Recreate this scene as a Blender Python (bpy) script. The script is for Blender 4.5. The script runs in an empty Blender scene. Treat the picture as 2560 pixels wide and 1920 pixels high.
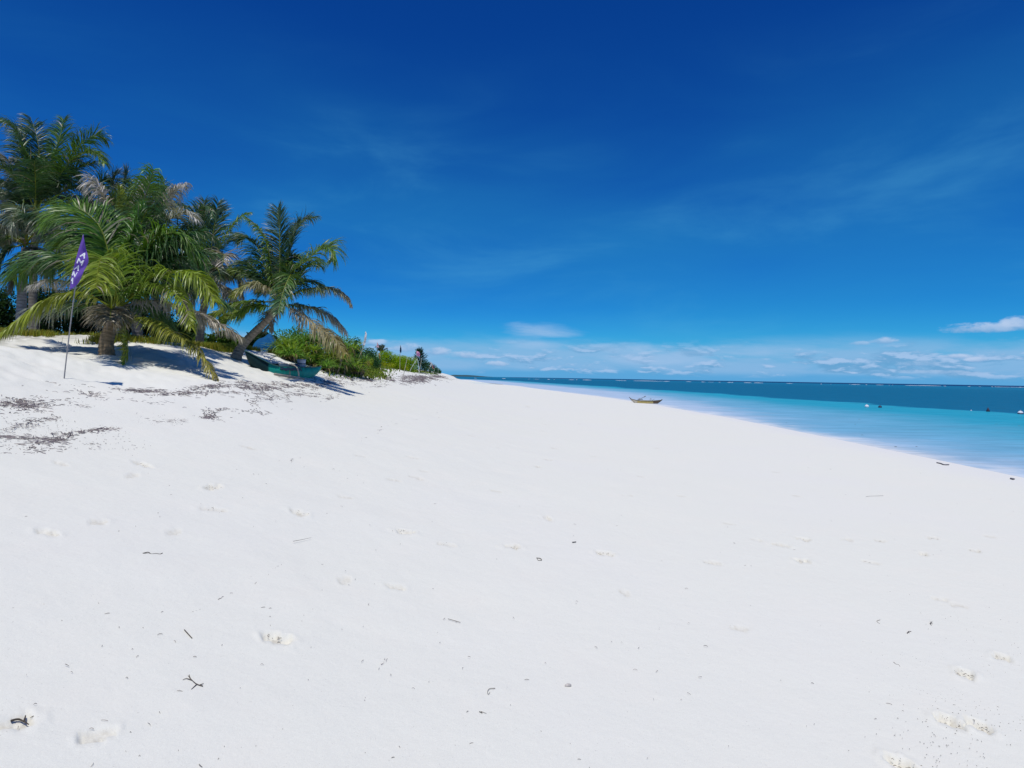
import bpy, math, random
import numpy as np
from mathutils import Vector, Matrix

random.seed(7)
rng = np.random.default_rng(11)
SC = bpy.context.scene
COL = SC.collection
R = math.radians

# ------------------------------------------------------------------ camera
EYE = 1.8                                   # eye height above the sand underfoot
FPX = 1525.0                                # focal length in photograph pixels (2560 wide)
cam = bpy.data.cameras.new('camera')
cam.sensor_width = 36.0
cam.lens = 36.0 * FPX / 2560.0
cam.clip_start = 0.05
cam.clip_end = 60000.0
camo = bpy.data.objects.new('camera', cam)
COL.objects.link(camo)
CM = Matrix.Rotation(R(90 - 0.64), 4, 'X') @ Matrix.Rotation(R(0.96), 4, 'Z')
CM.translation = (0, 0, EYE)
camo.matrix_world = CM
SC.camera = camo

# ------------------------------------------------------------------ world, sun, exposure
SUN_EL, SUN_AZ = R(71), R(190.0)            # azimuth clockwise from +Y (the sun stands behind the camera, to the left)
world = bpy.data.worlds.new('World')
SC.world = world
world.use_nodes = True
WN = world.node_tree
WN.nodes.clear()

sun = bpy.data.lights.new('sun', 'SUN')
sun.energy = 3.40
sun.angle = R(0.53)
sun.color = (1.0, 0.955, 0.88)
suno = bpy.data.objects.new('sun', sun)
COL.objects.link(suno)
sd = Vector((math.cos(SUN_EL) * math.sin(SUN_AZ), math.cos(SUN_EL) * math.cos(SUN_AZ), math.sin(SUN_EL)))
suno.rotation_euler = sd.to_track_quat('Z', 'Y').to_euler()
suno.location = (0, 0, 30)

vs = SC.view_settings
vs.view_transform = 'Standard'
vs.look = 'None'
vs.exposure = 0.0
vs.gamma = 1.0
vs.use_curve_mapping = False
SC.render.engine = 'CYCLES'
SC.cycles.max_bounces = 6
SC.cycles.diffuse_bounces = 3
SC.cycles.transparent_max_bounces = 8
SC.cycles.use_denoising = True


class NG:
    """small helper to write node trees"""
    def __init__(s, nt):
        s.nt = nt

    def n(s, typ, ins=None, **props):
        nd = s.nt.nodes.new(typ)
        for k, v in props.items():
            setattr(nd, k, v)
        if ins:
            for k, v in ins.items():
                s.put(nd.inputs[k], v)
        return nd

    def put(s, sock, v):
        if isinstance(v, bpy.types.NodeSocket):
            s.nt.links.new(v, sock)
        elif isinstance(v, bpy.types.Node):
            s.nt.links.new(v.outputs[0], sock)
        else:
            sock.default_value = v

    def m(s, op, a, b=0.0, c=0.0, clamp=False):
        nd = s.n('ShaderNodeMath', {0: a, 1: b, 2: c}, operation=op)
        nd.use_clamp = clamp
        return nd.outputs[0]

    def step(s, v, lo, hi):
        nd = s.n('ShaderNodeMapRange', {0: v, 1: lo, 2: hi, 3: 0.0, 4: 1.0}, interpolation_type='SMOOTHSTEP')
        return nd.outputs[0]

    def mix(s, f, a, b, blend='MIX'):
        nd = s.n('ShaderNodeMix', data_type='RGBA', blend_type=blend)
        s.put(nd.inputs[0], f)
        s.put(nd.inputs[6], a)
        s.put(nd.inputs[7], b)
        return nd.outputs[2]

    def noise(s, vec, scale, detail=4.0, rough=0.55, dist=0.0, dims='3D'):
        nd = s.n('ShaderNodeTexNoise', {'Scale': scale, 'Detail': detail, 'Roughness': rough, 'Distortion': dist}, noise_dimensions=dims)
        if vec is not None:
            s.put(nd.inputs['Vector'], vec)
        return nd.outputs[0]

    def ramp(s, f, stops, interp='LINEAR'):
        nd = s.n('ShaderNodeValToRGB', {0: f})
        cr = nd.color_ramp
        cr.interpolation = interp
        while len(cr.elements) < len(stops):
            cr.elements.new(0.5)
        for e, (p, c) in zip(cr.elements, stops):
            e.position = p
            e.color = (*c, 1) if len(c) == 3 else c
        return nd.outputs[0]


def build_sky():
    g = NG(WN)
    sky = g.n('ShaderNodeTexSky')
    sky.sky_type = 'NISHITA'
    sky.sun_disc = False
    sky.sun_elevation = SUN_EL
    sky.sun_rotation = SUN_AZ
    sky.altitude = 900.0
    sky.air_density = 0.72
    sky.dust_density = 0.55
    sky.ozone_density = 8.0
    sep = g.n('ShaderNodeSeparateColor', {0: sky})
    r, gr, b = sep.outputs[0], sep.outputs[1], sep.outputs[2]
    # a richer blue: the further a colour is from white, the more its red and green drop
    q = g.m('DIVIDE', gr, b)
    rr = g.m('MULTIPLY', b, g.m('POWER', g.m('DIVIDE', r, b), 3.1))
    gg = g.m('MULTIPLY', b, g.m('MULTIPLY', 1.12, g.m('MINIMUM', g.m('MULTIPLY', 1.51, g.m('POWER', q, 2.59)), q)))
    bb = g.m('MULTIPLY', b, 1.12)
    skyc = g.n('ShaderNodeCombineColor', {0: rr, 1: gg, 2: bb}).outputs[0]
    tc = g.n('ShaderNodeTexCoord')
    sx = g.n('ShaderNodeSeparateXYZ', {0: tc.outputs['Generated']})
    X, Y, Z = sx.outputs
    az = g.m('MULTIPLY', g.m('ARCTAN2', X, Y), 57.29578)          # degrees, 0 = straight out along the beach
    el = g.m('MULTIPLY', g.m('ARCSINE', Z), 57.29578)

    def uv(sa, se, off=0.0):
        return g.n('ShaderNodeCombineXYZ', {0: g.m('MULTIPLY', az, sa), 1: g.m('MULTIPLY', el, se), 2: off}).outputs[0]
    # thin cirrus veil, long streaks
    ci = g.noise(uv(0.045, 0.16, 3.0), 1.0, 6.0, 0.58, 0.5)
    ci2 = g.noise(uv(0.018, 0.05, 9.0), 1.0, 2.0, 0.5)
    hi = g.m('SUBTRACT', 1.0, g.step(el, 13, 31))
    veil = g.m('MULTIPLY', g.step(g.m('ADD', g.m('MULTIPLY', ci2, 0.75), g.m('MULTIPLY', ci, 0.25)), 0.30, 0.68), hi)
    c = g.mix(g.m('MULTIPLY', veil, 0.34), skyc, (0.30, 3.2, 5.6, 1))
    ciw = g.m('MULTIPLY', g.step(ci, 0.45, 0.85), g.m('MULTIPLY', g.step(ci2, 0.36, 0.66), hi))
    c = g.mix(g.m('MULTIPLY', ciw, 0.30), c, (1.2, 4.6, 7.6, 1))
    # milky air low over the sea
    low = g.m('SUBTRACT', 1.0, g.step(el, -1.0, 7.0))
    c = g.mix(g.m('MULTIPLY', low, 0.55), c, (0.60, 3.6, 7.0, 1))
    c = g.mix(g.m('MULTIPLY', g.m('SUBTRACT', 1.0, g.step(el, 0.3, 4.0)), 0.85), c, (1.05, 3.7, 7.1, 1))
    # soft sheets of thin cloud low over the horizon
    n1 = g.noise(uv(0.075, 0.42, 0.0), 1.0, 6.0, 0.58, 0.3)
    prof = g.m('MULTIPLY', g.step(el, 0.1, 1.0), g.m('SUBTRACT', 1.0, g.step(el, 2.2, 4.6)))
    sheet = g.m('MULTIPLY', g.step(g.m('ADD', n1, g.m('MULTIPLY', prof, 0.22)), 0.47, 0.74), prof)
    c = g.mix(g.m('MULTIPLY', sheet, 0.82), c, (2.6, 4.8, 7.6, 1))
    # rows of small puffs with grey-blue undersides
    n2 = g.noise(uv(0.26, 0.85, 5.0), 1.0, 8.0, 0.60, 0.15)
    n3 = g.noise(uv(0.05, 0.22, 12.0), 1.0, 2.0, 0.5)
    up = g.noise(g.n('ShaderNodeCombineXYZ', {0: g.m('MULTIPLY', az, 0.26), 1: g.m('MULTIPLY', g.m('ADD', el, 0.28), 0.85), 2: 5.0}).outputs[0], 1.0, 8.0, 0.60, 0.15)
    puff = g.m('MULTIPLY', g.step(g.m('ADD', n2, g.m('MULTIPLY', g.m('SUBTRACT', n3, 0.5), 0.5)), 0.465, 0.575), g.m('MULTIPLY', g.step(el, 0.2, 0.8), g.m('SUBTRACT', 1.0, g.step(el, 2.0, 3.9))))
    lit = g.step(g.m('SUBTRACT', n2, up), -0.03, 0.10)
    c = g.mix(g.m('MULTIPLY', puff, 0.80), c, g.mix(lit, (1.35, 3.6, 6.3, 1), (3.9, 5.6, 8.2, 1)))
    # single clouds: azimuth, elevation, half width, half height, strength
    fuzz = g.noise(uv(0.50, 1.0, 2.0), 1.0, 8.0, 0.62, 0.15)
    soft = g.noise(uv(0.12, 0.7, 7.0), 1.0, 6.0, 0.60, 0.3)
    for (a0, e0, wa, we, st, nz) in ((37.4, 4.15, 2.7, 0.55, 0.85, 0), (40.6, 4.35, 2.4, 0.75, 0.85, 0), (43.0, 4.2, 2.4, 0.7, 0.85, 0), (31.3, 3.35, 1.2, 0.40, 0.75, 0),
                                     (29.6, 3.2, 0.9, 0.26, 0.5, 0), (36.0, 2.1, 1.2, 0.26, 0.95, 0), (37.3, 1.85, 0.8, 0.30, 1.0, 0), (33.8, 1.55, 2.2, 0.35, 0.6, 0), (35.0, 0.9, 3.4, 0.25, 0.5, 0),
                                     (-12.6, 2.9, 1.5, 0.45, 0.8, 0), (-10.0, 2.5, 1.7, 0.6, 0.8, 0), (-7.2, 2.2, 1.6, 0.6, 0.85, 0), (-4.4, 1.9, 1.6, 0.55, 0.85, 0), (-1.4, 1.2, 1.5, 0.35, 0.8, 0),
                                     (2.8, 4.2, 4.6, 1.1, 0.9, 1), (2.2, 3.0, 4.8, 0.9, 0.95, 1), (10.5, 2.8, 6.0, 0.8, 0.9, 1), (21.0, 2.6, 7.5, 0.9, 0.9, 1), (14.0, 1.7, 8.0, 0.8, 0.65, 1),
                                     (-58.0, 3.5, 7.0, 1.0, 0.6, 1), (64.0, 3.2, 8.0, 1.0, 0.6, 1), (95.0, 3.0, 9.0, 1.0, 0.6, 1), (140.0, 3.4, 9.0, 1.0, 0.6, 1), (-110.0, 3.4, 9.0, 1.0, 0.6, 1)):
        u = g.m('DIVIDE', g.m('SUBTRACT', az, a0), wa)
        v = g.m('DIVIDE', g.m('SUBTRACT', el, e0), we)
        v = g.m('MULTIPLY', v, g.m('ADD', 1.0, g.m('MULTIPLY', g.m('LESS_THAN', v, 0.0), 0.7)))      # flat underside
        d = g.m('ADD', g.m('MULTIPLY', u, u), g.m('MULTIPLY', v, v))
        f = g.m('ADD', g.m('SUBTRACT', 1.0, d), g.m('MULTIPLY', g.m('SUBTRACT', soft if nz else fuzz, 0.5), 3.4))
        f = g.m('MULTIPLY', g.step(f, 0.0, 2.2 if nz else 0.9), st)
        lit = g.step(g.m('ADD', v, g.m('MULTIPLY', g.m('SUBTRACT', fuzz, 0.5), 3.0)), -1.0, 0.9)
        cc = (3.7, 5.5, 8.1, 1) if nz else g.mix(lit, (1.8, 3.9, 6.7, 1), (4.6, 6.0, 8.3, 1))
        c = g.mix(f, c, cc)
    bg = g.n('ShaderNodeBackground', {0: c, 1: 0.1})
    out = g.n('ShaderNodeOutputWorld')
    WN.links.new(bg.outputs[0], out.inputs[0])


build_sky()

# ------------------------------------------------------------------ rays through photograph pixels (2560 x 1920), to find real places
CM3 = CM.to_3x3()


def ray(px, py):
    v = CM3 @ Vector(((px - 1280) / FPX, -(py - 960) / FPX, -1.0))
    return v


def at(px, py, D):
    v = ray(px, py)
    return np.array(Vector((0, 0, EYE)) + v * (D / v.y))


# ------------------------------------------------------------------ the shape of the beach
SEA_Z = -0.6


def interp_log(y, ys, vs_):
    return np.interp(np.log(np.maximum(y, ys[0])), np.log(ys), vs_)


def shore_x(y):
    return interp_log(y, [4, 16, 40, 65, 85, 110, 200, 400, 1000, 3000], [12.6, 13.4, 14.2, 13.5, 11.6, 8.2, -3.5, -27, -150, -900])


def wrack_x(y):
    return interp_log(y, [4, 8, 11, 15, 28, 60, 120, 200, 400, 1000, 3000], [-6.2, -6.7, -7.1, -7.1, -8.2, -10.8, -13.9, -19, -45, -170, -920])


def smooth01(t):
    t = np.clip(t, 0, 1)
    return t * t * (3 - 2 * t)


def profile(x, y):
    xs = shore_x(y)
    xw = wrack_x(y)
    zw = interp_log(y, [4, 8, 11, 15, 28, 60, 120, 400], [1.25, 1.34, 1.45, 1.53, 1.63, 1.72, 1.78, 1.8])
    xm = xs - 12.8
    xq = 0.5 * (xm + xw)
    zq = zw * 0.44
    knots_x = [xw - 75, xw - 8, xw - 2.7, xw, xq, xm, xs, xs + 12, xs + 30, xs + 230]
    knots_z = [3.3 + 0 * x, 2.9 + 0 * x, np.maximum(zw + 0.62, 2.25), zw, zq, 0.0 * x, SEA_Z + 0 * x, SEA_Z - 0.28 + 0 * x, SEA_Z - 0.75 + 0 * x, SEA_Z - 3 + 0 * x]
    z = np.where(x < knots_x[0], knots_z[0], knots_z[-1])
    n = len(knots_x)
    sl = [(knots_z[i + 1] - knots_z[i]) / (knots_x[i + 1] - knots_x[i]) for i in range(n - 1)]
    tan = [sl[0] * 0] + [0.5 * (sl[i - 1] + sl[i]) for i in range(1, n - 1)] + [sl[-1] * 0]
    for i in range(n - 1):
        h = knots_x[i + 1] - knots_x[i]
        t = (x - knots_x[i]) / h
        k = (t >= 0) & (t <= 1)
        tt = np.clip(t, 0, 1)
        v = ((2 * tt**3 - 3 * tt**2 + 1) * knots_z[i] + (tt**3 - 2 * tt**2 + tt) * h * tan[i]
             + (-2 * tt**3 + 3 * tt**2) * knots_z[i + 1] + (tt**3 - tt**2) * h * tan[i + 1])
        z = np.where(k, v, z)
    return z


# places whose height the photograph gives: pixel x, pixel y, distance along the beach
CTRL = [(160, 950, 10.6), (265, 890, 15.0), (590, 905, 21.5), (650, 918, 20.3), (772, 943, 22.8), (700, 930, 21.3), (0, 840, 17.0), (114, 836, 17.3),
        (228, 862, 17.2), (316, 856, 18.0), (392, 858, 18.6), (506, 868, 20.2), (556, 870, 21.8), (621, 876, 23.8), (679, 890, 25.2),
        (0, 880, 14.6), (100, 878, 14.8), (420, 890, 16.5), (500, 905, 17.5), (540, 950, 13.4),
        (820, 932, 27.5), (882, 936, 30), (918, 921, 38), (950, 918, 44), (990, 921, 54), (1050, 929, 80), (1106, 935, 125), (1125, 938, 170),
        (760, 905, 27), (690, 885, 26), (950, 931, 37), (1008, 940, 42), (1000, 931, 48), (1046, 937, 60), (1069, 932, 85), (1135, 941.5, 200)]
CP = np.array([at(*c) for c in CTRL])


def kern(x, y):
    out = []
    for p in CP:
        s = 0.075 * p[1] + 0.25
        out.append(np.exp(-0.5 * (((x - p[0]) / (s * 0.9)) ** 2 + ((y - p[1]) / (s * 1.5)) ** 2)))
    return np.array(out)


_K = kern(CP[:, 0], CP[:, 1]).T
_res = CP[:, 2] - profile(CP[:, 0], CP[:, 1])
WGT = np.linalg.solve(_K.T @ _K + 0.03 * np.eye(len(CP)), _K.T @ _res)
WGT = np.clip(WGT, -1.2, 1.2)


def base_height(x, y):
    x = np.asarray(x, float)
    y = np.asarray(y, float)
    z = profile(x, y)
    for p, w in zip(CP, WGT):
        s = 0.075 * p[1] + 0.25
        e = 0.5 * (((x - p[0]) / (s * 0.9)) ** 2 + ((y - p[1]) / (s * 1.5)) ** 2)
        z = z + w * np.exp(-np.minimum(e, 40))
    return z


def ground(px, py, dmin=1.2, dmax=400.0):
    """where the ray through a pixel first meets the beach"""
    ds = np.geomspace(dmin, dmax, 900)
    v = ray(px, py)
    v = np.array(v) / v.y
    P = np.array([0, 0, EYE])[None] + ds[:, None] * v[None]
    h = base_height(P[:, 0], P[:, 1])
    k = np.nonzero(P[:, 2] <= h)[0]
    if len(k) == 0:
        return None
    i = k[0]
    if i == 0:
        return P[0]
    a = P[i - 1, 2] - h[i - 1]
    b = h[i] - P[i, 2]
    t = a / (a + b + 1e-9)
    q = P[i - 1] * (1 - t) + P[i] * t
    return q


def hgt(x, y):
    return float(base_height(np.array([x]), np.array([y]))[0])


# value noise for geometry
def _hash(ix, iy, seed):
    h = (ix * 374761393 + iy * 668265263 + seed * 1442695041) & 0xFFFFFFFF
    h = ((h ^ (h >> 13)) * 1274126177) & 0xFFFFFFFF
    return ((h ^ (h >> 16)) & 0xFFFF) / 65535.0


def vnoise(x, y, seed=0):
    ix = np.floor(x).astype(np.int64)
    iy = np.floor(y).astype(np.int64)
    fx = x - ix
    fy = y - iy
    ux = fx * fx * (3 - 2 * fx)
    uy = fy * fy * (3 - 2 * fy)
    a = _hash(ix, iy, seed)
    b = _hash(ix + 1, iy, seed)
    c = _hash(ix, iy + 1, seed)
    d = _hash(ix + 1, iy + 1, seed)
    return (a * (1 - ux) + b * ux) * (1 - uy) + (c * (1 - ux) + d * ux) * uy - 0.5


# ------------------------------------------------------------------ mesh helpers
def link(o, parent=None):
    COL.objects.link(o)
    if parent is not None:
        o.parent = parent
    return o


def tag(o, label=None, cat=None, group=None, kind=None):
    if label:
        o['label'] = label
    if cat:
        o['category'] = cat
    if group:
        o['group'] = group
    if kind:
        o['kind'] = kind
    return o


def empty(name, loc, label, cat, group=None):
    o = bpy.data.objects.new(name, None)
    o.location = loc
    o.empty_display_size = 0.2
    COL.objects.link(o)
    return tag(o, label, cat, group)


def mesh_np(name, V, F, mats, parent=None, cols=None, smooth=False, midx=None):
    """V (n,3) in world space, F (m,4) or (m,3) or list of lists"""
    V = np.asarray(V, float)
    off = np.zeros(3)
    if parent is not None:
        p = parent
        while p is not None:
            off = off + np.array(p.location)
            p = p.parent
    me = bpy.data.meshes.new(name)
    if isinstance(F, np.ndarray):
        k = F.shape[1]
        me.vertices.add(len(V))
        me.vertices.foreach_set('co', (V - off).astype(np.float32).ravel())
        me.loops.add(F.size)
        me.loops.foreach_set('vertex_index', F.astype(np.int32).ravel())
        me.polygons.add(len(F))
        me.polygons.foreach_set('loop_start', np.arange(0, F.size, k, dtype=np.int32))
        me.update(calc_edges=True)
    else:
        me.from_pydata([tuple(v) for v in (V - off)], [], F)
    if cols is not None:
        at_ = me.color_attributes.new('tint', 'FLOAT_COLOR', 'POINT')
        c = np.ones((len(V), 4), np.float32)
        c[:, :3] = cols
        at_.data.foreach_set('color', c.ravel())
    for m in (mats if isinstance(mats, (list, tuple)) else [mats]):
        me.materials.append(m)
    if midx is not None:
        me.polygons.foreach_set('material_index', np.asarray(midx, np.int32))
    if smooth:
        me.polygons.foreach_set('use_smooth', np.ones(len(me.polygons), bool))
    me.validate()
    me.update()
    o = bpy.data.objects.new(name, me)
    return link(o, parent)


def norm(v):
    v = np.asarray(v, float)
    return v / (np.linalg.norm(v, axis=-1, keepdims=True) + 1e-12)


def catmull(P, n):
    P = np.asarray(P, float)
    if len(P) == 2:
        t = np.linspace(0, 1, n)[:, None]
        return P[0] * (1 - t) + P[1] * t
    Q = np.vstack([2 * P[0] - P[1], P, 2 * P[-1] - P[-2]])
    seg = np.linalg.norm(np.diff(P, axis=0), axis=1)
    cum = np.concatenate([[0], np.cumsum(seg)])
    s = np.linspace(0, cum[-1], n)
    out = []
    for v in s:
        i = min(np.searchsorted(cum, v, side='right') - 1, len(P) - 2)
        t = (v - cum[i]) / (seg[i] + 1e-9)
        p0, p1, p2, p3 = Q[i], Q[i + 1], Q[i + 2], Q[i + 3]
        out.append(0.5 * (2 * p1 + (p2 - p0) * t + (2 * p0 - 5 * p1 + 4 * p2 - p3) * t * t + (3 * p1 - p0 - 3 * p2 + p3) * t**3))
    return np.array(out)


class MB:
    """collects shapes, builds ONE mesh object"""
    def __init__(s):
        s.v, s.f, s.c, s.n = [], [], [], 0

    def add(s, V, F, col=(1, 1, 1)):
        V = np.asarray(V, float)
        s.v.append(V)
        s.f += [tuple(int(i) + s.n for i in f) for f in F]
        c = np.asarray(col, float)
        s.c.append(np.tile(c, (len(V), 1)) if c.ndim == 1 else c)
        s.n += len(V)

    def tube(s, P, rad, seg=8, col=(1, 1, 1), cap=True, squash=None):
        P = np.asarray(P, float)
        n = len(P)
        rad = np.broadcast_to(np.asarray(rad, float), (n,))
        T = norm(np.gradient(P, axis=0))
        ref = np.array([0, 0, 1.0]) if abs(T[:, 2]).mean() < 0.8 else np.array([1.0, 0, 0])
        A = norm(np.cross(T, ref))
        B = norm(np.cross(T, A))
        a = np.linspace(0, 2 * math.pi, seg, endpoint=False)
        sq = 1.0 if squash is None else squash
        V = (P[:, None] + rad[:, None, None] * (np.cos(a)[None, :, None] * A[:, None] + sq * np.sin(a)[None, :, None] * B[:, None])).reshape(-1, 3)
        F = [(i * seg + j, i * seg + (j + 1) % seg, (i + 1) * seg + (j + 1) % seg, (i + 1) * seg + j) for i in range(n - 1) for j in range(seg)]
        if cap:
            F.append(tuple(range(seg))[::-1])
            F.append(tuple(range((n - 1) * seg, n * seg)))
        s.add(V, F, col)

    def box(s, c, ax, ay, az, col=(1, 1, 1)):
        c, ax, ay, az = (np.asarray(v, float) for v in (c, ax, ay, az))
        V = [c + sx * ax + sy * ay + sz * az for sx in (-1, 1) for sy in (-1, 1) for sz in (-1, 1)]
        s.add(V, [(0, 1, 3, 2), (4, 6, 7, 5), (0, 4, 5, 1), (2, 3, 7, 6), (0, 2, 6, 4), (1, 5, 7, 3)], col)

    def build(s, name, mat, parent=None, smooth=False):
        return mesh_np(name, np.vstack(s.v), s.f, mat, parent, np.vstack(s.c), smooth)


# ------------------------------------------------------------------ materials
def new_mat(name):
    m = bpy.data.materials.new(name)
    m.use_nodes = True
    m.node_tree.nodes.clear()
    return m, NG(m.node_tree)


def finish(m, g, shader, disp=None):
    out = g.n('ShaderNodeOutputMaterial')
    g.put(out.inputs[0], shader)
    return m


def tint_mat(name, rough=0.5, spec=0.4, noise_scale=6.0, amount=0.35, bump=0.0, bump_scale=30.0, transl=0.0, base=None, stretch=None, warm=(1.35, 1.25, 0.55)):
    """procedural surface: the piece's own colour broken up by noise"""
    m, g = new_mat(name)
    tc = g.n('ShaderNodeTexCoord').outputs['Object']
    if stretch:
        tc = g.n('ShaderNodeMapping', {0: tc, 3: stretch}).outputs[0]
    col = g.n('ShaderNodeAttribute', attribute_name='tint').outputs[0] if base is None else (*base, 1)
    n = g.noise(tc, noise_scale, 5.0, 0.6)
    k = g.n('ShaderNodeMapRange', {0: n, 1: 0.25, 2: 0.75, 3: 1 - amount, 4: 1 + amount}).outputs[0]
    c = g.mix(1.0, col, g.n('ShaderNodeCombineColor', {0: k, 1: k, 2: k}).outputs[0], 'MULTIPLY')
    b = g.n('ShaderNodeBsdfPrincipled', {'Base Color': c, 'Roughness': rough, 'Specular IOR Level': spec})
    if bump:
        bn = g.noise(tc, bump_scale, 4.0, 0.6)
        g.put(b.inputs['Normal'], g.n('ShaderNodeBump', {'Strength': bump, 'Distance': 0.02, 'Height': bn}).outputs[0])
    sh = b.outputs[0]
    if transl > 0:
        tr = g.n('ShaderNodeBsdfTranslucent', {0: g.mix(1.0, c, (*warm, 1), 'MULTIPLY')})
        sh = g.n('ShaderNodeMixShader', {0: transl, 1: sh, 2: tr.outputs[0]}).outputs[0]
    return finish(m, g, sh)


M_FROND = tint_mat('palm_leaf', 0.42, 0.45, 1.6, 0.22, transl=0.22)
M_LEAF = tint_mat('shrub_leaf', 0.7, 0.12, 2.0, 0.25, transl=0.42)
M_STRAP = tint_mat('pandanus_leaf', 0.42, 0.4, 1.5, 0.2, transl=0.34)
M_GRASS = tint_mat('beach_grass', 0.6, 0.25, 0.6, 0.3, transl=0.3)
M_BARK = tint_mat('palm_bark', 0.85, 0.2, 9.0, 0.35, 0.6, 40.0, stretch=(1, 1, 3.0))
M_WOOD = tint_mat('weathered_wood', 0.8, 0.2, 14.0, 0.35, 0.4, 60.0)
M_BAMBOO = tint_mat('bamboo', 0.6, 0.3, 8.0, 0.25, 0.2, 30.0)
M_PAINT = tint_mat('boat_paint', 0.65, 0.2, 5.0, 0.22, 0.15, 22.0)
M_CLOTH = tint_mat('flag_cloth', 0.8, 0.1, 7.0, 0.08, 0.1, 50.0, transl=0.45, warm=(1.0, 1.0, 1.0))
M_INK = tint_mat('white_flag_paint', 0.7, 0.2, 9.0, 0.05)
M_PLASTIC = tint_mat('worn_plastic', 0.5, 0.4, 6.0, 0.15, 0.1, 30.0)
M_TARP = tint_mat('blue_tarp', 0.75, 0.12, 5.0, 0.22, 0.4, 9.0)
M_WEED = tint_mat('dry_seaweed', 0.8, 0.2, 6.0, 0.35)
M_SHELL = tint_mat('shell', 0.4, 0.4, 30.0, 0.2)


def sand_material():
    m, g = new_mat('white_coral_sand')
    pos = g.n('ShaderNodeTexCoord').outputs['Object']
    at_ = g.n('ShaderNodeAttribute', attribute_name='mask')
    sp = g.n('ShaderNodeSeparateColor', {0: at_.outputs[0]})
    damp, wet, soil = sp.outputs
    fine = g.noise(pos, 260.0, 3.0, 0.7)
    mid = g.noise(pos, 1.4, 5.0, 0.6)
    big = g.noise(pos, 0.22, 4.0, 0.55)
    c = g.mix(g.step(fine, 0.30, 0.72), (0.70, 0.695, 0.623, 1), (0.805, 0.80, 0.712, 1))
    c = g.mix(g.m('MULTIPLY', g.step(mid, 0.45, 0.75), 0.45), c, (0.775, 0.75, 0.665, 1))
    c = g.mix(g.m('MULTIPLY', g.step(big, 0.40, 0.75), 0.35), c, (0.74, 0.725, 0.69, 1))
    # dark grains
    gr = g.noise(pos, 95.0, 2.0, 0.5)
    c = g.mix(g.m('MULTIPLY', g.step(gr, 0.69, 0.76), 0.45), c, (0.36, 0.33, 0.29, 1))
    dn = g.noise(pos, 38.0, 4.0, 0.65)
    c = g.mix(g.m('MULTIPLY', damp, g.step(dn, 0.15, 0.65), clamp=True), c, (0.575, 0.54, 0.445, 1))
    c = g.mix(g.m('MULTIPLY', wet, 0.85), c, (0.715, 0.71, 0.69, 1))
    sn = g.noise(pos, 3.0, 5.0, 0.65)
    c = g.mix(g.m('MULTIPLY', soil, g.step(sn, 0.30, 0.60)), c, (0.12, 0.11, 0.06, 1))
    b = g.n('ShaderNodeBsdfPrincipled', {'Base Color': c, 'Roughness': 0.9, 'Specular IOR Level': 0.15})
    rp = g.noise(pos, 7.0, 6.0, 0.65)
    h = g.m('ADD', g.m('MULTIPLY', fine, 0.0022), g.m('MULTIPLY', rp, 0.016))
    g.put(b.inputs['Normal'], g.n('ShaderNodeBump', {'Strength': 0.55, 'Distance': 1.0, 'Height': h}).outputs[0])
    return finish(m, g, b.outputs[0])


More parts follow.
